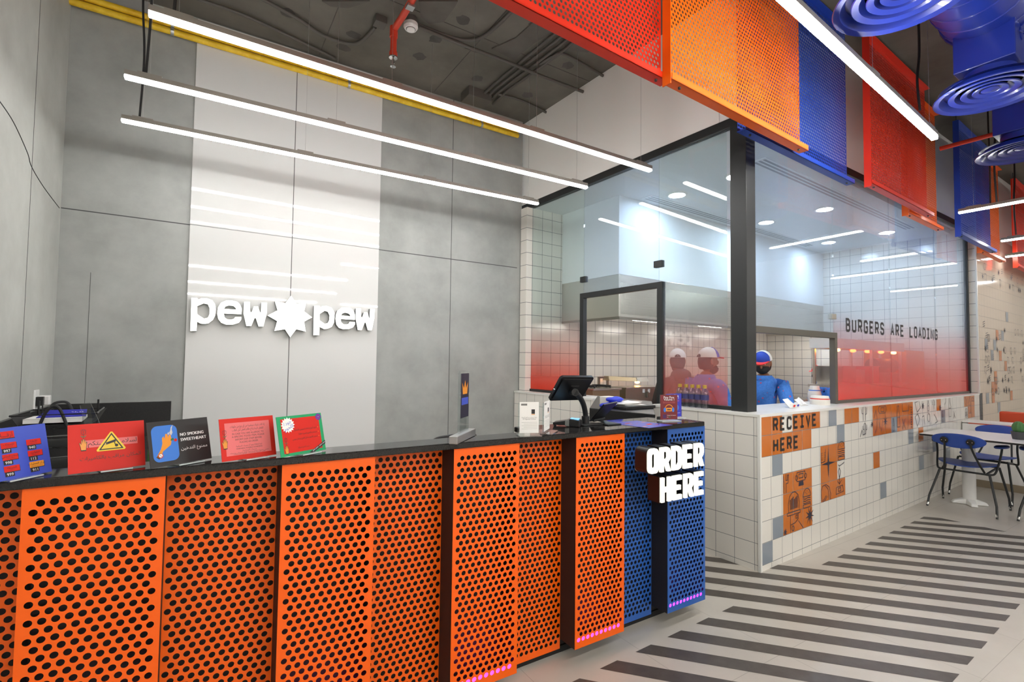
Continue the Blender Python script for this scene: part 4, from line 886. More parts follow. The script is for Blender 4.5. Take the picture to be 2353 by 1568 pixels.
# 1 blue emergency numbers card, cut by the left edge of the view
c = Card(((-70, 1122), (116.9, 1084), (-90, 993), (104.5, 975)))
A = c.asp; c.rect(.08*A, .80, .58*A, .93, 'card_red').lay(); c.rect(.09*A, .785, .585*A, .80, 'ink_black'); c.text(arabic('أرقـــام تـهـمـك'), .56*A, .825, .10, 'ink_black', 'R')
for col, cells in ((.40*A, (('الإسعاف', 'Ambulance', '997', 'card_red'), ('الدفاع المدني', 'Civil Defense', '998', 'card_red'), ('الشرطة', 'Police', '999', 'card_red'))), (.715*A, (('الأمانة', 'Municipality', '940', 'card_red'), ('الطوارئ', 'Emergency', '112', 'card_red'), ('مركز العمليات', 'Security Operations', '911', 'card_orange')))):
    for r, (ar, en, num, m) in enumerate(cells):
        y = .60-.225*r; w_ = .19*A
        c.k = 0; c.rect(col+.008, y-.012, col+w_+.008, y+.10, 'ink_black'); c.rect(col+.01, y-.09, col+.12*A, y-.012, 'ink_black'); c.lay(); c.rect(col, y, col+w_, y+.112, m); c.lay()
        c.text(arabic(ar), col+w_/2, y+.055, .055, 'ink_black'); c.text(en, col+w_/2, y+.018, .026, 'ink_brown'); c.text(num, col+.065*A, y-.075, .075, 'card_white')
c.make('counter_sign', 'blue card of emergency numbers, cut by the left edge of the view', 'card_blue')
# 2 red camera warning card
c = Card(((156.2, 1091.4), (333.6, 1069), (151.3, 977.3), (327.9, 967.1))); A = c.asp
c.rect(.21*A, .50, .90*A, .655, 'card_pink').lay(); c.text(arabic('لسلامـ'), .885*A, .545, .125, 'ink_black', 'R'); c.text(arabic('ـتكم'), .245*A, .545, .125, 'ink_black', 'L')
c.lay().poly([(.36*A, .40), (.72*A, .40), (.735*A, .43), (.56*A, .80), (.535*A, .80), (.35*A, .43)], 'card_yellow'); c.lay().line([(.395*A, .435), (.69*A, .435), (.547*A, .755)], .022, 'ink_black', True)
c.poly([(.47*A, .575), (.60*A, .63), (.605*A, .58), (.48*A, .53)], 'ink_black').line([(.585*A, .57), (.60*A, .50), (.615*A, .53)], .018, 'ink_black').poly(arc((.612*A, .50), .03, 0, 6.2, 10), 'ink_black').line(arc((.475*A, .553), .026, 0, 6.2, 10), .008, 'card_grey', True)
c.k = 2; hand_rose(c, .19*A, .45, .33); c.text(arabic('المكان مراقب بالكاميرات'), .54*A, .245, .105, 'ink_brown')
c.make('counter_sign', 'red card with a yellow camera triangle, second from the left', 'card_red')
# 3 black no smoking card
c = Card(((346.4, 1077.6), (486.6, 1053.2), (334.3, 971.8), (474.5, 959))); A = c.asp
c.poly(rrect(.055*A, .10, .46*A, .90, .13), 'card_sky').lay()
P = lambda pts: [(x*A, y) for x, y in pts]
c.poly(P([(.10, .22), (.15, .17), (.21, .33), (.34, .45), (.36, .56), (.35, .68), (.32, .68), (.31, .62), (.30, .70), (.27, .71), (.25, .60), (.24, .66), (.21, .62), (.21, .50), (.18, .38)]), 'card_orange')
c.poly(P([(.095, .215), (.14, .165), (.16, .20), (.12, .25)]), 'ink_black'); c.poly(arc((.165*A, .24), .055, 0, 6.2, 14), 'card_red').lay(); c.poly(arc((.165*A, .24), .04, 0, 6.2, 14), 'card_white').line([(.14*A, .27), (.19*A, .21)], .014, 'card_red')
c.poly(P([(.34, .54), (.40, .55), (.385, .60), (.345, .58)]), 'card_leaf'); c.poly(arc((.42*A, .545), .035, 0, 6.2, 10), 'card_red')
c.poly(P([(.33, .72), (.36, .66), (.385, .72), (.375, .80), (.40, .90), (.365, .84), (.355, .78)]), 'card_smoke'); c.poly(P([(.30, .70), (.33, .68), (.32, .75)]), 'card_smoke')
[(c.text('NO SMOKING', .50*A+d_, .62, .098, 'card_white', 'L', width=.40*A), c.text('SWEETHEART', .50*A+d_, .50, .098, 'card_white', 'L', width=.44*A), c.lay()) for d_ in (0, .005)]; c.text(arabic('ممنوع التدخين'), .94*A, .30, .105, 'card_white', 'R')
c.make('counter_sign', 'black NO SMOKING card with a hand and rose on blue', 'card_black')
# 4 pink allergy card
c = Card(((510.4, 1062.6), (635.1, 1044.5), (500.4, 964.2), (624.5, 955.2))); A = c.asp
c.rect(.085*A, .11, .91*A, .89, 'card_pink').lay()
c.text(arabic('إذا كانت لديك حساسية من أي نوع من مكونات'), .50*A, .775, .075, 'ink_brown', width=.64*A); c.text(arabic('الطعام، الرجاء إبلاغ طاقم العمل قبل الطلب'), .50*A, .69, .075, 'ink_brown', width=.58*A)
for i, (s_, w_) in enumerate((('IN CASE YOU ARE ALLERGIC TO', .58), ('A SPECIFIC FOOD ITEM, PLEASE', .60), ('INFORM OUR STAFF BEFORE', .49), ('PLACING AN ORDER', .34))): c.text(s_, .50*A, .60-.07*i, .06, 'ink_brown', width=w_*A)
c.text(arabic('تنبيه إحتمالية وجود أحد مسببات الحساسية'), .5*A, .305, .055, 'ink_brown', width=.48*A); c.text('WARNING: POSSIBLE ALLERGENS', .5*A, .245, .045, 'ink_brown', width=.48*A); c.text(arabic('مسببات الحساسية'), .5*A, .195, .045, 'ink_brown')
c.text(arabic('الحليب ومنتجاته البيض ومنتجاته الفول السوداني ومنتجاته'), .5*A, .155, .035, 'ink_brown', width=.7*A); c.text(arabic('فول الصويا ومنتجاته القمح ومنتجاته'), .5*A, .125, .035, 'ink_brown', width=.58*A)
hand_rose(c, .075*A, .29, .33)
c.make('counter_sign', 'red-bordered pink card with allergy notice', 'card_red')
# 5 green meat quality card
c = Card(((646.2, 1052.6), (749.9, 1033.4), (633.6, 959.5), (735.6, 948.9))); A = c.asp
c.rect(.075*A, .07, .925*A, .93, 'card_red').lay(); c.poly(star((.22*A, .77), .20, .155, 16), 'card_white').lay(); c.text(arabic('جودة'), .22*A, .79, .12, 'card_blue', rot=.35); c.text(arabic('اللحوم'), .24*A, .67, .12, 'card_blue', rot=.35)
c.poly(arc((.92*A, .90), .085, 0, 6.2, 20), 'card_indigo').lay(); c.line(arc((.92*A, .90), .055, 0, 6.2, 20), .012, 'card_red', True); c.poly(star((.92*A, .90), .02, .012, 4), 'card_orange')
for i, s_ in enumerate(('أجود أنواع البلاك أنجوس المدلل', 'نستخدم اللحوم المبردة فقط', 'تحضر اللحوم داخل الفرع بشكل يومي')):
    y = .61-.115*i; c.text(arabic(s_), .84*A, y, .062, 'ink_brown', 'R', width=(.50, .42, .56)[i]*A); c.poly(arc((.875*A, y+.02), .012, 0, 6.2, 8), 'card_orange')
c.text(arabic('مصدر اللحوم استراليا'), .5*A, .16, .055, 'ink_brown', width=.25*A)
c.k = 4; c.poly(P([(.72, .02), (1.0, .16), (1.0, .06), (.92, .0), (.74, .0)]) if 0 else [(.60*A, 0), (.72*A, 0), (A, .17), (A, .26)], 'ink_black').lay(); c.text('pew pew', .76*A, .062, .055, 'card_white', rot=.42); c.text('pew pew', .93*A, .165, .055, 'card_white', rot=.42); c.poly(star((.845*A, .128), .018, .009, 4), 'card_orange')
c.k = 2; hand_rose(c, .135*A, .06, .30)
c.make('counter_sign', 'green-framed red card with a white starburst, rightmost of the leaning cards', 'card_green')
# tall narrow clear sign on an aluminium foot, seen almost edge-on
e0, e1 = PZ(1041, 1022, ZC), PZ(1084, 1001, ZC)
dd = (e1-e0)/np.linalg.norm(e1-e0); nn_ = V3(-dd[1], dd[0], 0); mid = (e0+e1)/2
t = thing('clear_table_sign', 'tall clear upright sign on a square aluminium foot', 'sign', (mid[0], mid[1], ZC))
hw = np.linalg.norm(e1-e0)/2
mb = MB(); mb.obox((mid[0], mid[1], ZC+.0165), dd*hw, nn_*.018, (0, 0, .0155), 'aluminium'); mb.build('foot', parent=t, bevel=.002)
ht = PY(1062, 852, mid[1])[2]
mb = MB(); mb.obox((mid[0], mid[1], (ZC+.034+ht)/2), dd*.062, nn_*.005, (0, 0, (ht-ZC-.034)/2), 'acrylic'); mb.build('clear_sheet', parent=t)
mb = MB(); h0 = ht-.012; h1 = ht-.20
for s_ in (-1,):
    o = V3(mid[0], mid[1], 0)+nn_*(.0056*s_)
    mb.add([o-dd*.055+V3(0, 0, h1), o+dd*.055+V3(0, 0, h1), o+dd*.055+V3(0, 0, h0), o-dd*.055+V3(0, 0, h0)], [(0, 1, 2, 3)], 'ink_navy')
    o2 = o+nn_*(.0005*s_); cr = [(-.03, 0), (.03, 0), (.04, .05), (.015, .025), (0, .06), (-.015, .025), (-.04, .05)]
    mb.prism([cr], o2+V3(0, 0, h1+.10), dd, (0, 0, 1), 0, 'card_orange'); mb.prism([[(-.045, 0), (.045, 0), (.045, .03), (-.045, .03)]], o2+V3(0, 0, h1+.055), dd, (0, 0, 1), 0, 'card_blue')
mb.build('insert', parent=t, label='dark printed insert with a crown')
# two clear holders with white certificates
def holder(pp, hpx, label, tilt=0.0):
    a, b = PZ(*pp[0], ZC), PZ(*pp[1], ZC); d = (b-a)/np.linalg.norm(b-a); n = V3(-d[1], d[0], 0); W_ = np.linalg.norm(b-a); m_ = (a+b)/2; H_ = hit((pp[0][0]+pp[1][0])/2, hpx, n, m_)[2]-ZC
    t = thing('certificate_holder', label, 'holder', (m_[0], m_[1], ZC), group='clear certificate holders')
    MB().obox((m_[0], m_[1], ZC+.004+H_/2), d*W_/2, n*.003, (0, 0, H_/2), 'acrylic').build('clear_frame', parent=t)
    MB().hexa([a-n*.045+V3(0, 0, .0008), b-n*.045+V3(0, 0, .0008), b+n*.045+V3(0, 0, .0008), a+n*.045+V3(0, 0, .0008), a-n*.045+V3(0, 0, .0045), b-n*.045+V3(0, 0, .0045), b+n*.045+V3(0, 0, .0045), a+n*.045+V3(0, 0, .0045)], 'acrylic').build('foot', parent=t)
    mb = MB(); o = a-n*.0036+V3(0, 0, .012)
    mb.prism([[(.06*W_, 0), (.94*W_, 0), (.94*W_, H_*.97), (.06*W_, H_*.97)]], o, d, (0, 0, 1), 0, 'paper_white')
    o2 = o-n*.0005
    mb.prism([[(.12*W_, H_*.86), (.40*W_, H_*.86), (.40*W_, H_*.92), (.12*W_, H_*.92)]], o2, d, (0, 0, 1), 0, 'card_grey'); mb.prism([[(.60*W_, H_*.60), (.76*W_, H_*.60), (.76*W_, H_*.74), (.60*W_, H_*.74)]], o2, d, (0, 0, 1), 0, 'ink_black'); mb.prism([[(.60*W_, H_*.57), (.76*W_, H_*.57), (.76*W_, H_*.59), (.60*W_, H_*.59)]], o2, d, (0, 0, 1), 0, 'card_orange')
    mb.text(arabic('شهادة تسجيل في ضريبة القيمة المضافة'), o2+d*.5*W_+V3(0, 0, H_*.47), d, (0, 0, 1), .008, 'card_grey', width=.7*W_); mb.text('VAT Registration Certificate', o2+d*.5*W_+V3(0, 0, H_*.42), d, (0, 0, 1), .008, 'card_grey', width=.6*W_)
    for k in range(5): mb.prism([[((.15+.1*(k % 2))*W_, H_*(.33-.05*k)), (.88*W_, H_*(.33-.05*k)), (.88*W_, H_*(.335-.05*k)), ((.15+.1*(k % 2))*W_, H_*(.335-.05*k))]], o2, d, (0, 0, 1), 0, 'card_grey')
    mb.build('certificate', parent=t, label='white printed certificate')
holder(((1190, 1002), (1240, 1001)), 928, 'clear holder with a white certificate bearing a small black emblem, at left of the pair')
holder(((1247, 999), (1262, 990)), 926, 'clear certificate holder turned edge-on, nearer the screen')
# gooseneck screen, card reader, small tablet stand, flyer, two menu holders
gb = PZ(1345, 976, ZC)
t = thing('payment_screen', 'black tablet screen on a bent gooseneck stand at the till', 'screen', (gb[0], gb[1], ZC))
MB().box(gb[0]-.06, gb[0]+.075, gb[1]-.06, gb[1]+.045, ZC+.0006, ZC+.006, 'black_plastic').build('base_plate', parent=t, bevel=.002)
Yg = gb[1]
neck = [PY(1346, 972, Yg), PY(1345, 950, Yg), PY(1340, 928, Yg-.02), PY(1331, 912, Yg-.05), PY(1322, 902, Yg-.10)]
mb = MB(); sp_ = smooth_path(neck, 14); rs = [.0135+(.0012 if i % 2 else 0) for i in range(len(sp_))]; mb.tube(sp_, rs, 'black_rubber', 12); mb.build('gooseneck', parent=t, smooth=60)
MB().cyl((gb[0], gb[1], ZC+.006), (gb[0]+.0, gb[1], ZC+.045), .021, 'black_plastic', 18).build('collar', parent=t, smooth=40)
dsc = 2.62; ppm = F/dsc
cx = CAM+ray(1313, 893)*dsc; xd = (RT*81-UP*4+FWD*50)/ppm; yd = -(RT*-26-UP*57+FWD*37.6)/ppm
wq, hq = np.linalg.norm(xd), np.linalg.norm(yd); xd, yd = xd/wq, yd/hq; yd = yd-xd*(xd@yd); yd = yd/np.linalg.norm(yd); nz = np.cross(xd, yd)
mb = MB(); mb.prism([rrect(-wq/2, -hq/2, wq/2, hq/2, .016)], cx+nz*.004, xd, yd, .014, 'black_plastic'); mb.prism([rrect(-wq/2+.012, -hq/2+.012, wq/2-.012, hq/2-.012, .012)], cx+nz*.0105, xd, yd, .008, 'black_plastic')
scr = mb.build('screen_case', parent=t, smooth=30)
mb = MB(); mb.text('FOODICS', cx+nz*.0112+yd*.022+xd*.005, xd, yd, .0125, 'grey_plastic'); mb.build('maker_lettering', parent=scr, label='grey FOODICS lettering')
mb = MB(); ctr = cx+nz*.010-yd*.012+xd*.005; mb.cyl(sp_[-1], ctr, .019, 'black_plastic', 16); mb.build('neck_joint', parent=t, smooth=40)
mb = MB(); pk = cx-xd*(wq/2)-yd*.03*hq; mb.ellipsoid(pk, .005, .005, .005, 'chrome', 10, 6); mb.build('lock_button', parent=scr, smooth=60)
# card reader
r0, r1 = PZ(1273, 978, ZC), PZ(1334, 981, ZC); dv = (r1-r0)/np.linalg.norm(r1-r0); nv = V3(-dv[1], dv[0], 0); Lr = np.linalg.norm(r1-r0)
t = thing('card_reader', 'black and grey card reader lying in front of the gooseneck', 'card reader', ((r0+r1)/2*V3(1, 1, 0)+V3(0, 0, ZC)))
def wedge(mb, u0, u1, h0, h1, z0, wd, m):
    p = [r0+dv*u0-nv*wd, r0+dv*u1-nv*wd, r0+dv*u1+nv*wd, r0+dv*u0+nv*wd]; p = [V3(x[0], x[1], 0) for x in p]
    mb.hexa([x+V3(0, 0, z0) for x in p]+[p[0]+V3(0, 0, h0), p[1]+V3(0, 0, h1), p[2]+V3(0, 0, h1), p[3]+V3(0, 0, h0)], m)
mb = MB(); wedge(mb, 0, Lr*.58, ZC+.020, ZC+.034, ZC+.008, .035, 'black_plastic'); wedge(mb, Lr*.02, Lr*.06, ZC+.01, ZC+.01, ZC+.0005, .03, 'black_plastic'); mb.build('body', parent=t, bevel=.003)
mb = MB(); wedge(mb, Lr*.45, Lr*.62, ZC+.032, ZC+.040, ZC+.003, .037, 'grey_plastic'); mb.build('grip', parent=t, bevel=.004, label='grey side grip')
mb = MB(); wedge(mb, Lr*.62, Lr, ZC+.042, ZC+.034, ZC+.0008, .038, 'black_plastic'); hd = mb.build('head', parent=t, bevel=.004)
mb = MB(); wedge(mb, Lr*.64, Lr*.94, ZC+.0432, ZC+.0365, ZC+.041, .028, 'screen_blue'); mb.build('screen', parent=t, label='lit pale blue display')
# tablet on a fold-up stand
tb = PZ(1398, 975, ZC)
t = thing('tablet', 'small black tablet tilted on a folding metal stand', 'tablet', (tb[0], tb[1], ZC), group=None)
dtb = float((tb-CAM)@FWD)-.01; ppm = F/dtb; c_t = CAM+ray(1387, 947.5)*dtb
xa_ = (RT*36+UP*3+FWD*25)/ppm; ya_ = -(RT*-26-UP*44+FWD*42.6)/ppm
Q = [c_t-xa_/2-ya_/2, c_t+xa_/2-ya_/2, c_t+xa_/2+ya_/2, c_t-xa_/2+ya_/2]
MB().slab(Q, .008, 'black_plastic').build('tablet_body', parent=t, bevel=.002)
mc = (Q[0]+Q[1])/2
MB().box(tb[0]-.05, tb[0]+.05, tb[1]-.05, tb[1]+.04, ZC+.0006, ZC+.006, 'black_steel').build('stand_base', parent=t, bevel=.002)
a_, b_ = Q[0]+(Q[3]-Q[0])*.12+(Q[1]-Q[0])*.1, Q[1]+(Q[2]-Q[1])*.12-(Q[1]-Q[0])*.1
nq = np.cross(Q[1]-Q[0], Q[3]-Q[0]); nq = nq/np.linalg.norm(nq); nq = nq if nq[1] < 0 else -nq
MB().cyl(a_+nq*.008, b_+nq*.008, .0065, 'black_steel', 12).slab([V3(tb[0]-.022, tb[1]-.01, ZC+.006), V3(tb[0]+.022, tb[1]-.01, ZC+.006), (a_+b_)/2+nq*.006+V3(.022, 0, 0), (a_+b_)/2+nq*.006-V3(.022, 0, 0)], .004, 'black_steel').build('stand_hinge', parent=t, smooth=40)
# blue flyer
fl = [PZ(1397, 972.5, ZC+.001), PZ(1491, 984, ZC+.001), PZ(1546, 977, ZC+.001), PZ(1463, 967, ZC+.001)]
mb = MB(); mb.slab(fl, .0008, 'card_indigo'); rr = random.Random(5)
for k in range(26):
    s_, u_ = rr.uniform(.05, .9), rr.uniform(.05, .9); p = fl[0]*(1-s_)*(1-u_)+fl[1]*s_*(1-u_)+fl[2]*s_*u_+fl[3]*(1-s_)*u_; x, y, r_ = p[0], p[1], rr.uniform(.008, .022)
    mb.poly([(x-r_, y-r_*.5, ZC+.0015), (x+r_, y-r_*.5, ZC+.0015), (x+r_*.8, y+r_*.5, ZC+.0015), (x-r_, y+r_*.4, ZC+.0015)], rr.choice(('card_red', 'card_orange', 'card_dusk', 'card_sky')))
o = mb.build('flyer'); tag(o, 'blue printed flyer lying flat between tablet and menu holder', 'flyer')
def menu(p0, p1, ytop, label, m, main):
    a, b = PZ(*p0, ZC), PZ(*p1, ZC); d = (b-a)/np.linalg.norm(b-a); n = V3(-d[1], d[0], 0); W_ = np.linalg.norm(b-a); mm = (a+b)/2; H_ = hit((p0[0]+p1[0])/2, ytop, n, mm)[2]-ZC
    t = thing('menu_holder', label, 'menu holder', (mm[0], mm[1], ZC), group='clear menu holders')
    MB().obox((mm[0], mm[1], ZC+.003+H_/2), d*W_/2, n*.0035, (0, 0, H_/2), 'acrylic').build('clear_frame', parent=t)
    MB().obox((mm[0], mm[1], ZC+.0025), d*(W_/2+.006), n*.035, (0, 0, .002), 'acrylic_edge').build('foot', parent=t, bevel=.001)
    mb = MB(); o = a-n*.0042+V3(0, 0, .010); hh = H_*.94
    mb.prism([[(.01*W_, 0), (.99*W_, 0), (.99*W_, hh), (.01*W_, hh)]], o, d, (0, 0, 1), 0, m); o2 = o-n*.0005; z = lambda f: V3(0, 0, f*hh)
    mb.text('Pew Pew', o2+d*.5*W_+z(.85), d, (0, 0, 1), .018*W_/.085*.8, 'card_white', width=.6*W_); mb.text('Volume 1', o2+d*.5*W_+z(.765), d, (0, 0, 1), .018*W_/.085*.8, 'card_white', width=.6*W_)
    for k in range(2): mb.text('Tap Into The Exclusive Flavored Playlist', o2+d*.5*W_+z(.70-.04*k), d, (0, 0, 1), .005, 'card_pink', width=.7*W_)
    mb.stroke([(.5*W_+x, .42*hh+y) for x, y in arc((0, 0), .22*W_, 0, math.pi, 14)], .004, o2, d, (0, 0, 1), 'card_orange')
    mb.prism([[(.33*W_, .33*hh), (.67*W_, .33*hh), (.67*W_, .47*hh), (.33*W_, .47*hh)]], o2, d, (0, 0, 1), 0, 'card_orange'); o3 = o2-n*.0004
    mb.prism([[(.39*W_, .37*hh), (.61*W_, .37*hh), (.61*W_, .42*hh), (.39*W_, .42*hh)]], o3, d, (0, 0, 1), 0, 'ink_brown')
    for x in (.26, .74): mb.prism([[(x*W_+.012*W_/.085*q_[0], .39*hh+.02*W_/.085*q_[1]) for q_ in arc((0, 0), .5, 0, 6.1, 10)]], o3, d, (0, 0, 1), 0, 'card_sky')
    mb.prism([[(.15*W_, .05*hh), (.34*W_, .05*hh), (.34*W_, .20*hh), (.15*W_, .20*hh)]], o2, d, (0, 0, 1), 0, 'card_purple'); mb.text('Scan & Listen', o2+d*.40*W_+z(.15), d, (0, 0, 1), .007, 'card_white', 'L', width=.5*W_); mb.text('on', o2+d*.40*W_+z(.08), d, (0, 0, 1), .007, 'card_white', 'L'); mb.prism([[(.55*W_+.004*q_[0], .095*hh+.004*q_[1]) for q_ in arc((0, 0), 1, 0, 6.1, 10)]], o2, d, (0, 0, 1), 0, 'card_leaf')
    mb.build('menu_card', parent=t, label=main)
menu((1529, 963.5), (1565, 961), 905.5, 'clear holder with a blue card, behind the maroon one', 'card_indigo', 'blue printed card')
menu((1516, 968.5), (1556, 967.5), 908, 'clear holder with a maroon Pew Pew Volume 1 card', 'card_maroon', 'maroon printed card with headphones')
# ================================================================ BEHIND THE COUNTER, LEFT CORNER
o = MB().box(LX+.002, PY(392, 960, 5.0)[0], 4.99, BY-.001, 0.80, PY(300, 925, 5.0)[2], 'granite_rough').build('granite_splashback', bevel=.002); tag(o, 'black speckled granite upstand against the back wall at left', 'splashback')
za = PY(300, 925, 5.0)[2]
o = MB().box(LX+.002, LX+.025, 3.1, 4.988, .80, za, 'granite_rough').build('granite_splashback', bevel=.002); tag(o, 'black granite upstand along the left concrete wall', 'splashback')
bc = thing('back_counter', 'dark back counter in the left corner below the granite upstands', 'counter', (-.55, 4.5, 0))
MB().box(LX+.03, -.17, 3.1, 4.985, .76, .799, 'granite').build('worktop', parent=bc, bevel=.003); MB().box(LX+.03, -.22, 3.15, 4.98, 0, .759, 'counter_dark').build('carcass', parent=bc)
sk = PX(80, 922, LX)
t = thing('wall_socket', 'white double wall socket with a plugged adapter on the left wall', 'socket', (LX, sk[1], sk[2]))
y0, y1 = PX(67, 922, LX)[1], PX(88, 922, LX)[1]
MB().box(LX+.0005, LX+.012, sk[1]-.05, sk[1]+.05, sk[2]-.075, sk[2]+.075, 'white_plastic').build('face_plate', parent=t, bevel=.003)
MB().box(LX+.0125, LX+.075, sk[1]+.0, sk[1]+.05, sk[2]-.03, sk[2]+.035, 'white_plastic').build('adapter', parent=t, bevel=.006)
MB().box(LX+.0125, LX+.05, sk[1]-.045, sk[1]-.008, sk[2]-.03, sk[2]+.03, 'black_plastic').tube(smooth_path([(LX+.045, sk[1]-.026, sk[2]-.03), (LX+.05, sk[1]-.03, sk[2]-.10), (LX+.06, sk[1]-.04, sk[2]-.26)]), .004, 'black_rubber', 6).build('plug', parent=t, bevel=.002)
# stacked letter trays with papers and a blue folder
ty = 2.62; tz0 = .832
xa, xb = PY(22, 965, ty)[0], PY(222, 965, ty)[0]; ztop = PY(120, 953, ty)[2]
t = thing('letter_tray', 'stack of black wire letter trays behind the blue and red cards', 'letter tray', ((xa+xb)/2, ty+.12, tz0))
n_ = 5; hstep = (ztop-tz0-.05)/(n_-1)
for k in range(n_):
    z = tz0+.004+hstep*k; mb = MB(); i_ = .02
    mb.box(xa+i_, xb-i_, ty+i_, ty+.24, z, z+.003, 'black_matte'); mb.tube([(xa, ty, z+.045), (xb, ty, z+.045), (xb-.01, ty+.26, z+.045), (xa+.01, ty+.26, z+.045)], .004, 'black_plastic' if k == n_-1 else 'grey_plastic', 6, closed=True)
    for x0, x1 in ((xa, xa+i_), (xb, xb-i_)):
        mb.add([(x0, ty, z+.045), (x1, ty+i_, z+.003), (x1, ty+.24, z+.003), (x0, ty+.26, z+.045)], [(0, 1, 2, 3)], 'black_matte')
    for x in (xa+.03, xb-.03): mb.cyl((x, ty+.255, z), (x, ty+.255, z+hstep), .004, 'black_plastic', 6)
    mb.build('tray', parent=t)
h_ = ztop
for yy, px_ in ((ty+.01, ((88, 985), (104, 950), (122, 934), (138, 942), (156, 985))), (ty+.2, ((112, 945), (124, 928), (148, 924), (160, 931), (168, 950)))):
    mb = MB(); mb.tube(smooth_path([PY(x, y, yy) for x, y in px_], 6), .0055, 'black_rubber', 8)
    mb.build('carry_handle', parent=t, smooth=50)
mb = MB(); mb.hexa([(xa+.03, ty+.03, ztop-.036), (xb-.05, ty+.03, ztop-.036), (xb-.06, ty+.22, ztop-.036), (xa+.04, ty+.22, ztop-.036), (xa+.03, ty+.03, ztop-.018), (xb-.05, ty+.03, ztop-.018), (xb-.06, ty+.22, ztop-.018), (xa+.04, ty+.22, ztop-.018)], 'paper_white'); o = mb.build('paper_stack'); tag(o, 'white papers lying in the top letter tray', 'papers')
f0, f1 = PY(88, 968, ty+.1)[0], PY(201, 968, ty+.1)[0]; zf0, zf1 = ztop-.016, PY(150, 941, ty+.1)[2]
t = thing('folder', 'blue folder with white lettering standing in the top letter tray', 'folder', ((f0+f1)/2, ty+.1, zf0))
MB().slab([(f0, ty+.06, zf0), (f1, ty+.06, zf0), (f1, ty+.08, zf1), (f0+.03, ty+.08, zf1)], .004, 'card_indigo').build('cover', parent=t)
mb = MB(); mb.text(arabic('ثلاثة'), V3(f1-.03, ty+.0685, zf1-.018), (1, 0, 0), (0, .4, .9), .016, 'card_white', width=.04); mb.build('print', parent=t, label='white lettering')
ga, gb_ = PY(184, 932, 2.58), PY(207, 923, 2.60); t_ = MB().slab([(gb_[0]+.17, 2.58, .832), (gb_[0]+.06, 2.58, .832), tuple(ga), tuple(gb_)], .004, 'acrylic').build('acrylic_sheet'); tag(t_, 'clear acrylic sheet leaning behind the letter trays', 'acrylic sheet')
pt = PZ(336, 1062, 1.0); 
t = thing('cactus_plant', 'small green plant peeking between the red and black cards', 'plant', (pt[0], 2.16, .84))
x_ = PY(336, 1062, 2.16)[0]
MB().lathe([(.028, .832), (.034, .88), (.03, .88), (.028, .87), (0, .87)], (x_, 2.16, 0), 'cup_paper', 16).build('pot', parent=t, smooth=40)
mb = MB()
for k in range(9): a_ = k*.7; mb.tube([(x_, 2.16, .87), (x_+.02*math.cos(a_), 2.16+.02*math.sin(a_), .98), (x_+.035*math.cos(a_), 2.16+.035*math.sin(a_), 1.12+.01*(k % 3))], [.006, .006, .001], 'cactus_green', 6)
mb.build('leaves', parent=t, smooth=50)
# round-backed chair behind the counter
p = PY(1053, 1003, 2.85)
t = thing('bar_stool', 'dark chair with a rounded back rising just behind the counter ledge', 'chair', (p[0], 2.95, 0))
hwx = abs(PY(1102, 1003, 2.85)[0]-PY(1004, 1003, 2.85)[0])/2
mb = MB(); mb.tube(smooth_path([(p[0]-hwx, 3.02, p[2]-.14), (p[0]-hwx*.97, 2.90, p[2]-.03), (p[0]-hwx*.5, 2.84, p[2]), (p[0]+hwx*.5, 2.84, p[2]), (p[0]+hwx*.97, 2.90, p[2]-.03), (p[0]+hwx, 3.02, p[2]-.14)], 6), .016, 'black_plastic', 10); mb.build('backrest', parent=t, smooth=50)
MB().lathe([(0, .70), (hwx, .70), (hwx+.01, .73), (hwx-.02, .76), (0, .765)], (p[0], 3.06, 0), 'black_plastic', 24).build('seat', parent=t, smooth=40)
for sx in (-1, 1):
    for sy in (-1, 1): MB().tube([(p[0]+sx*hwx*.7, 3.06+sy*.12, .70), (p[0]+sx*hwx, 3.06+sy*.17, 0)], .011, 'black_steel', 8).build('leg', parent=t)
    MB().cyl((p[0]+sx*hwx*.98, 3.0, .73), (p[0]+sx*hwx*.98, 3.0, p[2]-.12), .01, 'black_plastic', 8).build('back_post', parent=t)
# return counter by the hatch
rx0, rx1 = 2.40, 3.30
t = thing('return_counter', 'black granite return counter leading to the kitchen hatch', 'counter', (2.8, 2.6, 0))
Kp = lambda u, v, z: tuple(KM @ Vector((u, v, z)))
mb = MB(); top = [(2.455, 2.178), (3.26, 2.93), (3.25, 3.60), (2.365, 2.70)]
mb.hexa([(x, y, ZC-.17) for x, y in top]+[(x, y, ZC+.012) for x, y in top], 'granite_rough'); mb.build('worktop', parent=t, bevel=.004)
mb = MB(); mb.hexa([(x*.97+.08, y*.97+.08, 0) for x, y in top]+[(x*.97+.08, y*.97+.08, ZC-.171) for x, y in top], 'counter_dark'); mb.build('carcass', parent=t)
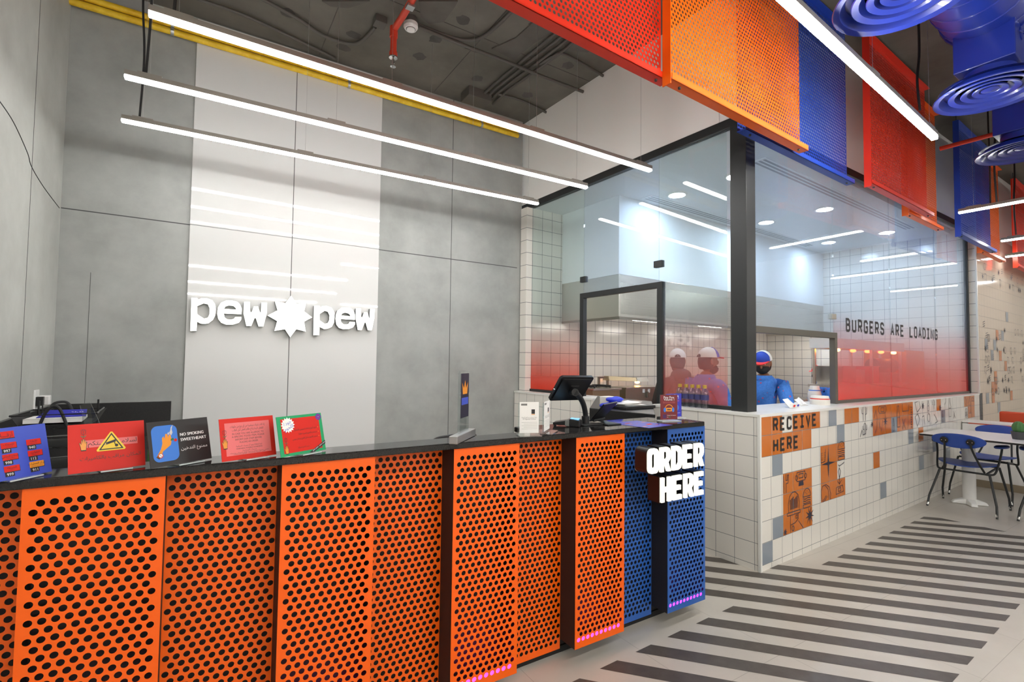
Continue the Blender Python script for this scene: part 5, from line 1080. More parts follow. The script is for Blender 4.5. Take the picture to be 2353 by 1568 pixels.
# ================================================================ KITCHEN
def _dots():
    m = mat('hood_dots', (205, 200, 190), 0.22, metal=1.0); nt = m.node_tree; b = nt.nodes['Principled BSDF']
    tc = nt.nodes.new('ShaderNodeTexCoord'); sp = nt.nodes.new('ShaderNodeSeparateXYZ'); nt.links.new(tc.outputs['Object'], sp.inputs[0])
    fx = math_node(nt, 'SUBTRACT', math_node(nt, 'FRACT', math_node(nt, 'DIVIDE', sp.outputs['X'], .03)), .5); fz = math_node(nt, 'SUBTRACT', math_node(nt, 'FRACT', math_node(nt, 'DIVIDE', sp.outputs['Z'], .03)), .5)
    d = math_node(nt, 'ADD', math_node(nt, 'MULTIPLY', fx, fx), math_node(nt, 'MULTIPLY', fz, fz)); k = math_node(nt, 'LESS_THAN', d, .009)
    mx = nt.nodes.new('ShaderNodeMix'); mx.data_type = 'RGBA'; nt.links.new(k, mx.inputs['Factor']); mx.inputs['A'].default_value = lin((205, 200, 190)); mx.inputs['B'].default_value = lin((60, 60, 58)); nt.links.new(mx.outputs['Result'], b.inputs['Base Color'])
_dots()
H0, H1, HV0, HV1, HB, HT = .616, 5.495, 1.9, 2.855, 1.95, 2.42
t = thing('extractor_hood', 'long stainless extractor hood on the kitchen back wall', 'extractor hood', (3.0, 2.4, HB), KM)
MB(KM).box(H0, H0+.02, HV0, HV1, HB, HT, 'stainless').box(H1-.02, H1, HV0, HV1, HB, HT, 'stainless').box(H0+.02, H1-.02, HV0, HV0+.02, HB, HT, 'stainless').box(H0+.02, H1-.02, HV0+.02, HV1, HT-.02, HT, 'stainless').build('canopy', parent=t, bevel=.003)
MB(KM).box(H0+.03, H1-.03, HV0-.0015, HV0-.0003, HB+.03, HT-.09, 'hood_dots').build('perforated_front', parent=t, label='front strip with small dots')
MB(KM).box(H0, H1, HV0-.01, HV0+.02, HB-.028, HB-.0005, 'stainless_dark').box(H0, H0+.02, HV0+.02, HV1, HB-.028, HB-.0005, 'stainless_dark').build('gutter', parent=t)
mb = MB(KM)
for k in range(38): mb.hexa([(H0+.05+.126*k, HV0+.12, HB+.02), (H0+.05+.126*k+.06, HV0+.12, HB+.02), (H0+.05+.126*k+.06, HV1-.1, HB+.2), (H0+.05+.126*k, HV1-.1, HB+.2), (H0+.05+.126*k, HV0+.12, HB+.04), (H0+.05+.126*k+.06, HV0+.12, HB+.04), (H0+.05+.126*k+.06, HV1-.1, HB+.22), (H0+.05+.126*k, HV1-.1, HB+.22)], 'stainless_dark')
mb.build('grease_filter', parent=t, label='dark slatted filters')
for k in range(4): MB(KM).box(.95+1.25*k, 1.45+1.25*k, HV0+.05, HV0+.10, HB-.02, HB+.01, 'added_hood_light').build('added_hood_light', parent=t, label='unseen glowing strip added under the hood lip to brighten the wall')  # unseen glow strips, added to brighten the tiles below the hood
struct(MB(KM).box(H0, H1, HV0, HV1, HT+.001, GZ-.001, 'white_kitchen').build('wall_hood_boxing'))
# cooking line under the hood
t = thing('cooking_range', 'stainless cooking line running along the kitchen back wall', 'range', (3.0, 2.45, 0), KM)
MB(KM).box(.62, 5.4, 2.12, 2.80, .1, .86, 'stainless').build('body', parent=t, bevel=.004); MB(KM).box(.60, 5.42, 2.09, 2.82, .861, .90, 'stainless').build('worktop', parent=t, bevel=.004)
for k in range(8):
    MB(KM).box(.7+.58*k, 1.2+.58*k, 2.10, 2.118, .2, .8, 'stainless_dark').build('door', parent=t, bevel=.003)
for k in range(9):
    MB(KM).cyl((.64+.59*k, 2.3, 0), (.64+.59*k, 2.3, .1), .02, 'stainless_dark', 8).build('foot', parent=t)
g0, g1 = KV(1362, 905, 2.15)[0], KV(1424, 905, 2.15)[0]; gz1, gz0 = KV(1395, 893, 2.15)[2], .901
t = thing('gas_griddle', 'stainless gas burner unit with black grates seen through the hatch', 'stove', ((g0+g1)/2, 2.35, .9), KM)
MB(KM).box(g0, g1, 2.15, 2.6, gz0, gz1-.02, 'brass_steel').box(g0-.01, g1+.015, 2.13, 2.62, gz1-.02, gz1, 'stainless').build('body', parent=t, bevel=.004)
mb = MB(KM)
for k in range(6): mb.box(g0+.02+.02*k, g0+.028+.02*k, 2.1485, 2.1497, gz0+.10, gz0+.15, 'black_matte')
mb.build('vent_slot', parent=t)
mb = MB(KM)
for cx_ in (g0+.09, g1-.09):
    mb.tube([(cx_+.075*math.cos(a), 2.36+.13*math.sin(a), gz1+.02) for a in np.linspace(0, 2*math.pi, 13)[:-1]], .011, 'black_matte', 6, closed=True)
    for a in (0, 1.57, 3.14, 4.71): mb.tube([(cx_, 2.36, gz1+.022), (cx_+.08*math.cos(a), 2.36+.14*math.sin(a), gz1+.022), (cx_+.085*math.cos(a), 2.36+.15*math.sin(a), gz1)], .009, 'black_matte', 6)
mb.build('pan_grate', parent=t)
b0, b1 = KV(1438, 910, 2.2)[0], KV(1535, 910, 2.2)[0]; bz1, bz0 = KV(1470, 890, 2.2)[2], max(.901, KV(1470, 931, 2.2)[2]); bz0 = .901
t = thing('stainless_bin', 'plain stainless box with two small labels, right of the burner unit', 'container', ((b0+b1)/2, 2.3, .9), KM)
MB(KM).box(b0, b1, 2.2, 2.5, bz0, bz1-.02, 'stainless').build('body', parent=t, bevel=.003); MB(KM).box(b0-.008, b1+.01, 2.185, 2.51, bz1-.02, bz1, 'stainless').build('lid', parent=t, bevel=.002)
for px in (1479, 1491): u = KV(px, 897, 2.2)[0]; MB(KM).box(u-.022, u+.02, 2.1980, 2.1992, bz1-.07, bz1-.025, 'paper_white').build('label_tag', parent=t)
u = KV(1485, 905, 2.2)[0]; MB(KM).box(u-.012, u+.012, 2.170, 2.199, bz1-.13, bz1-.055, 'stainless_dark').build('latch', parent=t, bevel=.003)
# heat lamp on its gantry
hv = 2.56; ha, hb = KV(1392, 870, hv), KV(1456, 872, hv); hc = KV(1484, 872, hv); hz1 = KV(1420, 864, hv)[2]
t = thing('heat_lamp', 'brass-toned heat lamp bar on posts behind the burner unit', 'heat lamp', ((ha[0]+hb[0])/2, hv, .9), KM)
MB(KM).hexa([(ha[0], hv-.06, hz1-.055), (hb[0], hv-.06, hz1-.075), (hb[0], hv+.06, hz1-.075), (ha[0], hv+.06, hz1-.055), (ha[0]+.01, hv-.04, hz1), (hb[0], hv-.04, hz1-.025), (hb[0], hv+.04, hz1-.025), (ha[0]+.01, hv+.04, hz1)], 'brass_steel').build('reflector', parent=t, bevel=.003)
MB(KM).hexa([(hb[0], hv-.06, hz1-.075), (hc[0], hv-.06, hz1-.075), (hc[0], hv+.06, hz1-.075), (hb[0], hv+.06, hz1-.075), (hb[0]+.01, hv-.04, hz1-.022), (hc[0]-.03, hv-.04, hz1-.022), (hc[0]-.03, hv+.04, hz1-.022), (hb[0]+.01, hv+.04, hz1-.022)], 'stainless').build('end_shield', parent=t)
MB(KM).ellipsoid((hb[0]+.035, hv-.03, hz1-.085), .035, .03, .018, 'bulb_warm', 12, 8).build('bulb', parent=t, label='glowing warm bulb')
for px in (1376, 1396):
    u = KV(px, 880, hv)[0]; MB(KM).box(u-.012, u+.012, hv-.012, hv+.012, .901, hz1-.02, 'stainless_dark').build('post', parent=t)
u = KV(1376, 865, hv)[0]; MB(KM).box(u-.012, ha[0]+.03, hv-.012, hv+.012, hz1-.03, hz1-.008, 'stainless_dark').build('cross_arm', parent=t)
# things on the return counter seen through the hatch (world frame)
zt_ = ZC+.0125
def on_rc(px, py): return PZ(px, py, zt_)
p = on_rc(1404, 938); 
t = thing('snack_pack', 'shiny blue plastic packs stacked beside the tablet', 'packaging', (p[0], p[1], zt_))
bw = .10
mb = MB(); mb.box(p[0]+.01, p[0]+.10, p[1]+.03, p[1]+.13, zt_, zt_+.075, 'cup_paper'); mb.build('carton', parent=t, bevel=.003, label='white carton with small print')
for k, (dx, dz) in enumerate(((-.05, .0), (.01, .04))):
    mb = MB(); mb.ellipsoid((p[0]+dx+.03, p[1]+.0, zt_+.02+dz), .075, .05, .02, 'bag_blue', 14, 8, fn=lambda q: q*(1+.12*math.sin(q[0]*90))); mb.build('pack', parent=t, smooth=60)
p = on_rc(1470, 940)
o = MB().box(p[0]-.16, p[0]+.14, p[1]-.02, p[1]+.2, zt_, zt_+.022, 'black_plastic').build('tray', bevel=.004); tag(o, 'flat black tray on the return counter by the hatch', 'tray')
mb = MB(); rr = random.Random(9)
for k in range(5):
    a = rr.uniform(-.4, .4); c, s_ = math.cos(a), math.sin(a); x, y, z = p[0]+rr.uniform(-.05, .05), p[1]+.1+rr.uniform(-.03, .03), zt_+.0225+.004*k
    mb.slab([(x-.1*c+.06*s_, y-.1*s_-.06*c, z+.003), (x+.1*c+.06*s_, y+.1*s_-.06*c, z+.003), (x+.1*c-.06*s_, y+.1*s_+.06*c, z+.003+.01*(k % 2)), (x-.1*c-.06*s_, y-.1*s_+.06*c, z+.003)], .001, 'paper_white')
o = mb.build('receipts'); tag(o, 'loose pile of white slips on the black tray', 'papers')
# bottles on the sill inside the left pane
for i, px in enumerate((1562.5, 1577, 1591, 1605, 1619.5)):
    c = KZ(px, 931+1.0*i, ZT); u0 = .062; q = KU(px, 927, u0); v = q[1]
    lab = ('leftmost', 'second from the left', 'middle', 'fourth from the left', 'rightmost')[i]
    if i == 0:
        t = thing('water_bottle', lab+' of five small clear water bottles on the sill before the glass', 'bottle', (u0, v, ZT), KM, group='water bottles on the sill'); M = WMAT[t.name]
        R_ = .0315
        MB(M).lathe([(R_*.8, 0), (R_, .006), (R_*.92, .035), (R_, .06), (R_, .115), (R_*.9, .135), (R_*.42, .158), (R_*.42, .172)], (0, 0, 0), 'bottle_clear', 20).build('body', parent=t, smooth=50)
        MB(M).lathe([(R_*1.012, .068), (R_*1.012, .108)], (0, 0, 0), 'label_navy', 20, caps=False).build('label_band', parent=t, label='navy paper label')
        MB(M).lathe([(R_*.5, .160), (R_*.5, .185), (0, .187)], (0, 0, 0), 'bottle_cap', 16).build('cap', parent=t, smooth=40, label='yellow-brown cap')
        BT = t
    else: dup(BT, (u0, v, ZT), KM, label=lab+' of five small clear water bottles on the sill before the glass')
# pass shelf with heat lamps behind the front hatch
SVV = .67
sa, sb = KV(1860, 890, SVV+.15), KV(1917, 890, SVV+.15); shz = KV(1890, 884, SVV)[2]; lz0, lz1 = KV(1880, 800, SVV)[2], KV(1880, 787, SVV)[2]
t = thing('pass_shelf', 'stainless pass shelf with a cream heat-lamp canopy behind the front hatch', 'shelf', (sa[0], SVV, 0), KM)
us = sa[0]; ue = 4.6
for u in (us+.1, ue-.2):
    for v in (SVV-.1, SVV+.1): MB(KM).cyl((u, v, 0), (u, v, .1), .02, 'stainless_dark', 8).build('foot', parent=t)
MB(KM).box(us-.02, ue, SVV-.16, SVV+.16, shz-.03, shz, 'stainless').build('shelf_board', parent=t, bevel=.003)
MB(KM).box(us-.03, ue, SVV-.17, SVV+.17, .86, .90, 'stainless').box(us, ue-.1, SVV-.15, SVV+.15, .1, .859, 'stainless_dark').build('base_cabinet', parent=t, bevel=.003)
MB(KM).box(us-.04, ue, SVV-.13, SVV+.13, lz0, lz1+.05, 'cup_paper').build('lamp_canopy', parent=t, bevel=.004, label='cream lamp canopy')
for u in (us+.03, us+1.0, ue-.1):
    for v in (SVV-.11, SVV+.11): MB(KM).box(u-.014, u+.014, v-.014, v+.014, .90, lz0, 'stainless').build('post', parent=t)
for k in range(5): MB(KM).ellipsoid((us+.22+.42*k, SVV-.05, lz0-.015), .05, .03, .02, 'bulb_warm' if k in (0, 4) else 'bulb_red', 10, 6).build('bulb', parent=t, label='glowing heat lamp bulb')
pa = KV(1870, 880, SVV+.15); pb = pa+V3(.22, 0, 0); pz = KV(1890, 842, SVV-.05)[2]
o = MB(KM).hexa([(pa[0]+.03, SVV-.13, shz+.001), (pb[0]+.1, SVV-.13, shz+.001), (pb[0]+.1, SVV+.13, shz+.001), (pa[0]+.03, SVV+.13, shz+.001), (pa[0], SVV-.15, pz), (pb[0]+.13, SVV-.15, pz), (pb[0]+.13, SVV+.15, pz), (pa[0], SVV+.15, pz)], 'stainless').box(pa[0]-.012, pb[0]+.14, SVV-.16, SVV+.16, pz, pz+.006, 'stainless').build('food_pan', frame=IM); tag(o, 'deep stainless food pan on the pass shelf', 'food pan')
for k, (u, h, w_, m) in enumerate(((3.22, .16, .13, 'stainless'), (3.62, .20, .15, 'card_red'))):
    o = MB(KM).box(u-w_, u+w_, SVV-.12, SVV+.12, shz+.001, shz+h, m).box(u-w_-.01, u+w_+.01, SVV-.13, SVV+.13, shz+h, shz+h+.008, m).build('food_container', bevel=.004); tag(o, ('steel container on the pass shelf behind the first word of the window lettering', 'red container in the middle of the pass shelf')[k], 'container')
o = MB(KM).box(3.95, 4.5, SVV-.10, SVV+.10, shz+.001, shz+.12, 'stainless_dark').build('steel_block', bevel=.004); tag(o, 'steel block under the dark drum on the pass shelf', 'stand')
o = MB(KM).lathe([(.085, 0), (.095, .015), (.095, .60), (.085, .615), (0, .615)], (3.92, SVV, shz+.217), 'black_plastic', 24, axis='X').build('toaster_drum', smooth=40); tag(o, 'dark horizontal drum on the pass shelf behind the red glass', 'drum')
o = MB(KM).box(4.7, 5.4, .55, 1.05, .0, 1.66, 'tile_orange').build('oven', bevel=.01); tag(o, 'tall orange cabinet at the far end of the kitchen', 'cabinet')
# cups, bowls, napkins on the hatch sill
def sillv(px, py): return KZ(px, py, ZT)
c = sillv(1872, 922); 
t = thing('paper_cup', 'upside-down stack of white paper cups on the hatch sill', 'cups', (c[0], c[1], ZT), KM)
cz = KV(1872, 887, c[1])[2]-ZT; ppm_ = F/float((np.array(KM @ Vector((c[0], c[1], ZT)))-CAM)@FWD); cr = 14/ppm_
M = WMAT[t.name]; mb = MB(M); n_ = 4
for k in range(n_): mb.lathe([(cr*.98, k*.02), (cr*1.0, k*.02+.006), (cr*.66, k*.02+(cz-.06)), (0, k*.02+(cz-.06))], (0, 0, 0), 'cup_paper', 24)
mb.build('cup_wall', parent=t, smooth=50)
mb = MB(M); z_ = .06+(cz-.06)*.45; mb.lathe([(cr*.86, z_), (cr*.825, z_+.010)], (0, 0, 0), 'card_sky', 24, caps=False); mb.lathe([(cr*.90, z_-.014), (cr*.87, z_-.006)], (0, 0, 0), 'card_red', 24, caps=False); mb.build('printed_band', parent=t, label='blue and red printed bands')
c = sillv(1884, 930); br = 18.5/ppm_; bz = KV(1884, 909, c[1])[2]-ZT
t = thing('paper_bowl', 'stack of white paper bowls with a red stripe on the hatch sill', 'bowls', (c[0], c[1], ZT), KM); M = WMAT[t.name]; mb = MB(M)
for k in range(4): mb.lathe([(br*1.02, k*.012), (br*.98, k*.012+.006), (br*.86, bz-.04+k*.012), (0, bz-.04+k*.012)], (0, 0, 0), 'cup_paper', 28)
mb.build('bowl_wall', parent=t, smooth=50)
mb = MB(M); mb.lathe([(br*.972, bz*.60), (br*.945, bz*.70)], (0, 0, 0), 'card_red', 28, caps=False); mb.build('printed_band', parent=t, label='red printed stripe')
c0 = sillv(1812, 938)
for k, (px, py, nm, lb) in enumerate(((1812, 937, 'paper_tray', 'folded white printed paper trays at left on the hatch sill'), (1838, 932, 'paper_napkin', 'crumpled white paper next to the cups on the hatch sill'))):
    c = sillv(px, py); mb = MB(KM @ Matrix.Translation(Vector((c[0], c[1], ZT)))); rr = random.Random(k+2)
    for j in range(4):
        a = rr.uniform(-.6, .6); s_ = .06; h = rr.uniform(.03, .075)
        mb.slab([(-s_+.01*j, -.04, .002+.004*j), (s_-.01*j, -.045, .002+.004*j), (s_*.8, .03, h), (-s_*.3+.02*j, .04, h*.9)], .0015, 'paper_white')
    if k == 0:
        mb.slab([(-.07, -.047, .003), (.08, -.05, .003), (.09, -.048, .032), (-.06, -.044, .035)], .0012, 'paper_white')
        mb.prism([[(.018*q[0], .009*q[1]) for q in arc((0, 0), 1, 0, 6.1, 12)]], (-.01, -.0525, .018), (1, 0, .1), (0, 0, 1), 0, 'card_red'); mb.prism([[(.018*q[0], .009*q[1]) for q in arc((0, 0), 1, 0, 6.1, 12)]], (.05, -.0535, .02), (1, 0, .1), (0, 0, 1), 0, 'card_indigo')
    o = mb.build(nm); tag(o, lb, 'paper')
# ================================================================ PEOPLE
def skin_mesh(nodes, edges, m, name, sub=2):
    """one continuous tapering surface grown round a jointed chain: nodes {key: (xyz, radius or (rx, ry))}"""
    keys = list(nodes); me = bpy.data.meshes.new('skin_src'); me.from_pydata([nodes[k][0] for k in keys], [(keys.index(a), keys.index(b)) for a, b in edges], [])
    o = bpy.data.objects.new('skin_src', me); COL.objects.link(o)
    md = o.modifiers.new('skin', 'SKIN'); md.use_smooth_shade = True
    for i, k in enumerate(keys):
        r = nodes[k][1]; sv = me.skin_vertices[0].data[i]; sv.radius = (r, r) if not isinstance(r, tuple) else r; sv.use_root = (i == 0)
    s_ = o.modifiers.new('sub', 'SUBSURF'); s_.levels = s_.render_levels = sub
    bpy.context.view_layer.update(); out = bpy.data.meshes.new_from_object(o.evaluated_get(bpy.context.evaluated_depsgraph_get()))
    vs = [tuple(v.co) for v in out.vertices]; fs = [tuple(p.vertices) for p in out.polygons]
    bpy.data.objects.remove(o); bpy.data.meshes.remove(me); bpy.data.meshes.remove(out)
    return vs, fs
def head_fn(s):
    def f(q):
        x, y, z = q                                 # face towards +x
        if z < 0: k = 1-.30*(-z/(.125*s))**1.6; y *= k; x = x*(1-.12*(-z/(.125*s))**2) if x > 0 else x*k
        if x > 0: x *= .93
        return V3(x, y, z)
    return f
def person(label, loc, rz, height, shirt, cap, pose, mask=False, hood=False, lean=0.0, turn=0.0, look=0.0, group='kitchen staff'):
    """standing figure facing +x; height to the crown; pose = (right arm, left arm) lists of elbow, wrist (x, y, z as fractions of height)"""
    H = height; t = None
    M = KM @ Matrix.Translation(Vector(loc)) @ Matrix.Rotation(rz, 4, 'Z')
    L = lambda x, y, z: (x*H+max(0, z-.53)*lean*H, y*H, z*H)
    N = {'pelvis': (L(0, 0, .53), (.085*H, .068*H)), 'waist': (L(0, 0, .61), (.08*H, .058*H)), 'chest': (L(0, 0, .72), (.092*H, .065*H)), 'sh': (L(-.005, 0, .80), (.07*H, .05*H)), 'neck': (L(0, 0, .845), .034*H), 'nk2': (L(.008, 0, .88), .032*H)}
    E = [('pelvis', 'waist'), ('waist', 'chest'), ('chest', 'sh'), ('sh', 'neck'), ('neck', 'nk2')]
    SB, SE = {}, []
    for sd, sg_ in (('r', -1), ('l', 1)):
        el, wr = pose[0 if sd == 'r' else 1]
        shp = L(-.005, .105*sg_, .795); N['s'+sd] = (shp, .038*H); N['e'+sd] = (L(*el), .026*H); N['w'+sd] = (L(*wr), .017*H)
        E += [('sh', 's'+sd), ('s'+sd, 'e'+sd), ('e'+sd, 'w'+sd)]
        d = np.array(L(*wr))-np.array(L(*el)); d = d/np.linalg.norm(d); side = np.cross(d, (0, 0, 1)); side = side/(np.linalg.norm(side)+1e-6)*sg_; dn_ = np.cross(side, d)*(1 if np.cross(side, d)[2] < 0 else -1)
        w0 = np.array(L(*wr)); pm = w0+d*.045*H; N['p'+sd] = (tuple(pm), (.020*H, .012*H)); E.append(('w'+sd, 'p'+sd))
        for fi, (off, ln) in enumerate(((-.016, .040), (-.005, .047), (.006, .044), (.016, .034))):
            k0 = pm+side*off*H+d*.012*H; k1 = k0+d*ln*.5*H+dn_*.006*H; k2 = k1+d*ln*.35*H+dn_*.016*H
            for nm, q, r in (('a', k0, .0058), ('b', k1, .0052), ('c', k2, .0042)): N['f%s%d%s' % (sd, fi, nm)] = (tuple(q), r*H)
            E += [('p'+sd, 'f%s%da' % (sd, fi)), ('f%s%da' % (sd, fi), 'f%s%db' % (sd, fi)), ('f%s%db' % (sd, fi), 'f%s%dc' % (sd, fi))]
        tb = w0+d*.025*H-side*.020*H; N['t'+sd] = (tuple(tb), .0065*H); N['u'+sd] = (tuple(tb+d*.026*H-side*.010*H+dn_*.008*H), .0052*H); E += [('w'+sd, 't'+sd), ('t'+sd, 'u'+sd)]
        N['h'+sd] = (L(0, .052*sg_, .50), (.055*H, .05*H)); N['k'+sd] = (L(.012, .058*sg_, .28), .036*H); N['a'+sd] = (L(-.01, .06*sg_, .045), .024*H); N['o'+sd] = (L(.07, .066*sg_, .016), (.024*H, .015*H))
        E += [('pelvis', 'h'+sd), ('h'+sd, 'k'+sd), ('k'+sd, 'a'+sd), ('a'+sd, 'o'+sd)]
    vs, fs = skin_mesh(N, E, 'skin_brown', 'body')
    mb = MB(M); mb.add(vs, fs, 'skin_brown')
    hc = np.array(L(.018, 0, .936)); s = H/1.75
    HM = Matrix.Translation(Vector([float(q) for q in hc])) @ Matrix.Rotation(turn, 4, 'Z') @ Matrix.Rotation(look, 4, 'Y')
    hd = MB(HM); hd.ellipsoid((0, 0, 0), .098*s, .078*s, .122*s, 'skin_brown', 24, 16, fn=head_fn(s))
    hd.ellipsoid((.098*s, 0, -.015*s), .020*s, .014*s, .024*s, 'skin_brown', 10, 8); hd.ellipsoid((.086*s, 0, -.058*s), .012*s, .026*s, .008*s, 'skin_brown', 10, 6)
    for sg_ in (-1, 1):
        hd.ellipsoid((-.005*s, .078*s*sg_, -.008*s), .022*s, .009*s, .032*s, 'skin_brown', 10, 8); hd.ellipsoid((.083*s, .030*s*sg_, .012*s), .012*s, .014*s, .008*s, 'paper_white', 8, 6); hd.ellipsoid((.0905*s, .030*s*sg_, .012*s), .006*s, .007*s, .007*s, 'hair_black', 8, 6)
    mb.add(hd.v, [], 'skin_brown')
    base = len(mb.v)-len(hd.v)
    mb.v[base:] = [tuple(M @ Vector(q)) for q in hd.v]
    mi = [mb.mi(q) for q in hd.mats]
    for f_, k in zip(hd.f, hd.fm): mb.f.append(tuple(base+i for i in f_)); mb.fm.append(mi[k])
    body = mb.build('person', loc=tuple(M.translation), smooth=70)
    WMAT[body.name] = Matrix.Translation(M.translation)
    tag(body, label, 'person', group)
    # clothing
    VB = np.array(vs); FB = fs; nrmv = np.zeros_like(VB)
    for f in FB:
        n3 = np.cross(VB[f[1]]-VB[f[0]], VB[f[2]]-VB[f[0]])
        for q in f: nrmv[q] += n3
    nrmv /= np.linalg.norm(nrmv, axis=1)[:, None]+1e-9
    best = np.full(len(VB), 1e9); seg = np.zeros(len(VB), int); par = np.zeros(len(VB))
    for k, (a_, b_) in enumerate(E):
        A_, B_ = np.array(N[a_][0]), np.array(N[b_][0]); d_ = B_-A_; tt = np.clip(((VB-A_)@d_)/(d_@d_), 0, 1); ds = np.linalg.norm(VB-A_-tt[:, None]*d_, axis=1)
        rad = [np.mean(N[x][1]) if isinstance(N[x][1], tuple) else N[x][1] for x in (a_, b_)]; ds = ds-(rad[0]*(1-tt)+rad[1]*tt)*.6
        m_ = ds < best; best[m_] = ds[m_]; seg[m_] = k; par[m_] = tt[m_]
    def cloth(pred, grow, m, nm):
        ok = np.array([pred(E[seg[k]], par[k]) or (nm != 'trousers' and .50 < VB[k][2]/H < .815 and math.hypot((VB[k][0]-max(0, VB[k][2]/H-.53)*lean*H)/.115, VB[k][1]/.155) < H) for k in range(len(VB))]); P = VB+nrmv*grow*H; fl = [f for f in FB if any(ok[q] for q in f)]
        used = sorted({q for f in fl for q in f}); ix = {q: k for k, q in enumerate(used)}
        me_ = body.data; n0 = len(me_.materials); me_.materials.append(MATS[m])
        for fi, f in enumerate(FB):
            if any(ok[q_] for q_ in f): me_.polygons[fi].material_index = n0
        q = MB(M); q.add([P[u] for u in used], [tuple(ix[x] for x in f) for f in fl], m); return q.build(nm, parent=body, smooth=70)
    torso = {('pelvis', 'waist'), ('waist', 'chest'), ('chest', 'sh'), ('sh', 'sr'), ('sh', 'sl')}
    upper = {('sr', 'er'), ('sl', 'el')}; fore = {('er', 'wr'), ('el', 'wl')}; legs = {('pelvis', 'hr'), ('pelvis', 'hl'), ('hr', 'kr'), ('hl', 'kl'), ('kr', 'ar'), ('kl', 'al')}
    nk = lambda e, u: e == ('sh', 'neck') and u < .75
    if hood:
        cloth(lambda e, u: e in torso or e in upper or (e in fore and u < .95) or nk(e, u) or (e in (('pelvis', 'hr'), ('pelvis', 'hl')) and u < .6), .009, shirt, 'hoodie')
        q = MB(M); q.ellipsoid(L(-.030, 0, .845), .048*H, .066*H, .042*H, shirt, 18, 10); q.build('hood', parent=body, smooth=70)
    else:
        sh_ = cloth(lambda e, u: e in torso or (e in upper and u < .95) or nk(e, u) or (e in (('pelvis', 'hr'), ('pelvis', 'hl')) and u < .6), .010, shirt, 'shirt')
        q = MB(M); c = L(.004, 0, .846); q.lathe([(.054*H, -.014*H), (.046*H, .008*H), (.041*H, .012*H), (.046*H, -.012*H)], c, shirt, 20, caps=False); q.build('collar', parent=sh_, smooth=50)
    cloth(lambda e, u: e in legs and (e[0] != 'kr' and e[0] != 'kl' or u < .97), .005, 'trouser_black', 'trousers')
    HW = M @ HM
    q = MB(HW); q.ellipsoid((-.012*s, 0, -.012*s), .096*s, .082*s, .116*s, 'hair_black', 20, 14, fn=lambda p: V3(min(p[0], .02*s), p[1], p[2] if p[2] > -.075*s else -.075*s)); q.build('hair', parent=body, smooth=70)
    if mask: q = MB(HW); q.ellipsoid((.040*s, 0, -.052*s), .070*s, .072*s, .058*s, 'mask_black', 18, 12, fn=lambda p: V3(max(p[0], -.02*s), p[1], p[2])); q.build('face_mask', parent=body, smooth=70)
    else: q = MB(HW); q.ellipsoid((.038*s, 0, -.078*s), .066*s, .066*s, .058*s, 'hair_black', 18, 12, fn=lambda p: V3(max(p[0], -.045*s), p[1], min(p[2], .03*s) if p[0] < .03*s else min(p[2], .012*s))); q.build('beard', parent=body, smooth=70)
    # cap: dome, front panel, brim, back opening
    rot, fcol = cap; CM = HW @ Matrix.Rotation(rot, 4, 'Z') @ Matrix.Translation(Vector((0, 0, .035*s)))
    q = MB(CM); up_ = lambda p: V3(p[0], p[1], max(p[2], 0)); q.ellipsoid((0, 0, 0), .108*s, .092*s, .105*s, 'cap_white', 24, 16, fn=up_); cp = q.build('cap', parent=body, smooth=60)
    q = MB(CM); q.ellipsoid((.004*s, 0, 0), .108*s, .0935*s, .107*s, fcol, 24, 16, fn=lambda p: V3(max(p[0], .035*s), p[1]*(1 if p[0] > .035*s else .92), max(p[2], .002))); q.build('front_panel', parent=cp, smooth=60)
    q = MB(CM); pts = [(.085*s+.085*s*math.cos(a)*.95, .075*s*math.sin(a), -.012*s*math.cos(a)**2+.006*s) for a in np.linspace(-1.45, 1.45, 13)]; inn = [(.075*s*math.cos(a)+.01*s, .084*s*math.sin(a), .008*s) for a in np.linspace(-1.2, 1.2, 13)]
    n = 13; vs2 = pts+inn+[(x, y, z-.006*s) for x, y, z in pts+inn]
    q.add(vs2, [(i, i+1, n+i+1, n+i) for i in range(n-1)]+[(2*n+i, 3*n+i, 3*n+i+1, 2*n+i+1) for i in range(n-1)]+[(i, 2*n+i, 2*n+i+1, i+1) for i in range(n-1)], 'cap_red'); q.build('brim', parent=cp, smooth=40)
    q = MB(CM); q.prism([[(.032*s*x, .030*s*y) for x, y in arc((0, 0), 1, 0, math.pi, 12)]], (-.1095*s, 0, .004*s), (0, -1, 0), (.25, 0, 1), .003, 'hair_black'); q.build('back_opening', parent=cp)
    return body
PA = ((.02, -.14, .66), (.17, -.10, .62)); PB = ((.02, .14, .66), (.17, .10, .62))
# (u, v) spots from their heads in the photo
def spot(px, py, dep):
    k = toK(CAM+ray(px, py)*dep); return k
a = spot(1560, 850, 5.0); hA = (CAM+ray(1553, 806)*5.0)[2]
person('person in a dark hoodie and backward-turned white cap, back to the glass', (a[0], a[1], 0), math.radians(62), hA/1.0+.0, 'hoodie_brown', (math.radians(0), 'cap_white'), (PA, PB), hood=True, turn=math.radians(-25))
b = spot(1622, 850, 4.5); hB = (CAM+ray(1622, 804)*4.5)[2]
person('bearded person in a blue shirt and cap with red brim, in profile', (b[0], b[1], 0), math.radians(-12), hB, 'shirt_blue', (0, 'cap_blue'), (PA, PB), turn=math.radians(-12))
c = spot(1755, 855, 4.85); hC = (CAM+ray(1752, 811)*4.85)[2]
person('person in a blue shirt and black mask at the front hatch, looking down', (c[0], c[1], 0), math.radians(196), hC, 'shirt_blue', (0, 'cap_blue'), (((.06, -.15, .66), (.2, -.10, .62)), ((.06, .15, .66), (.2, .10, .62))), mask=True, look=.28)
d = (4.35, 1.42, 0)
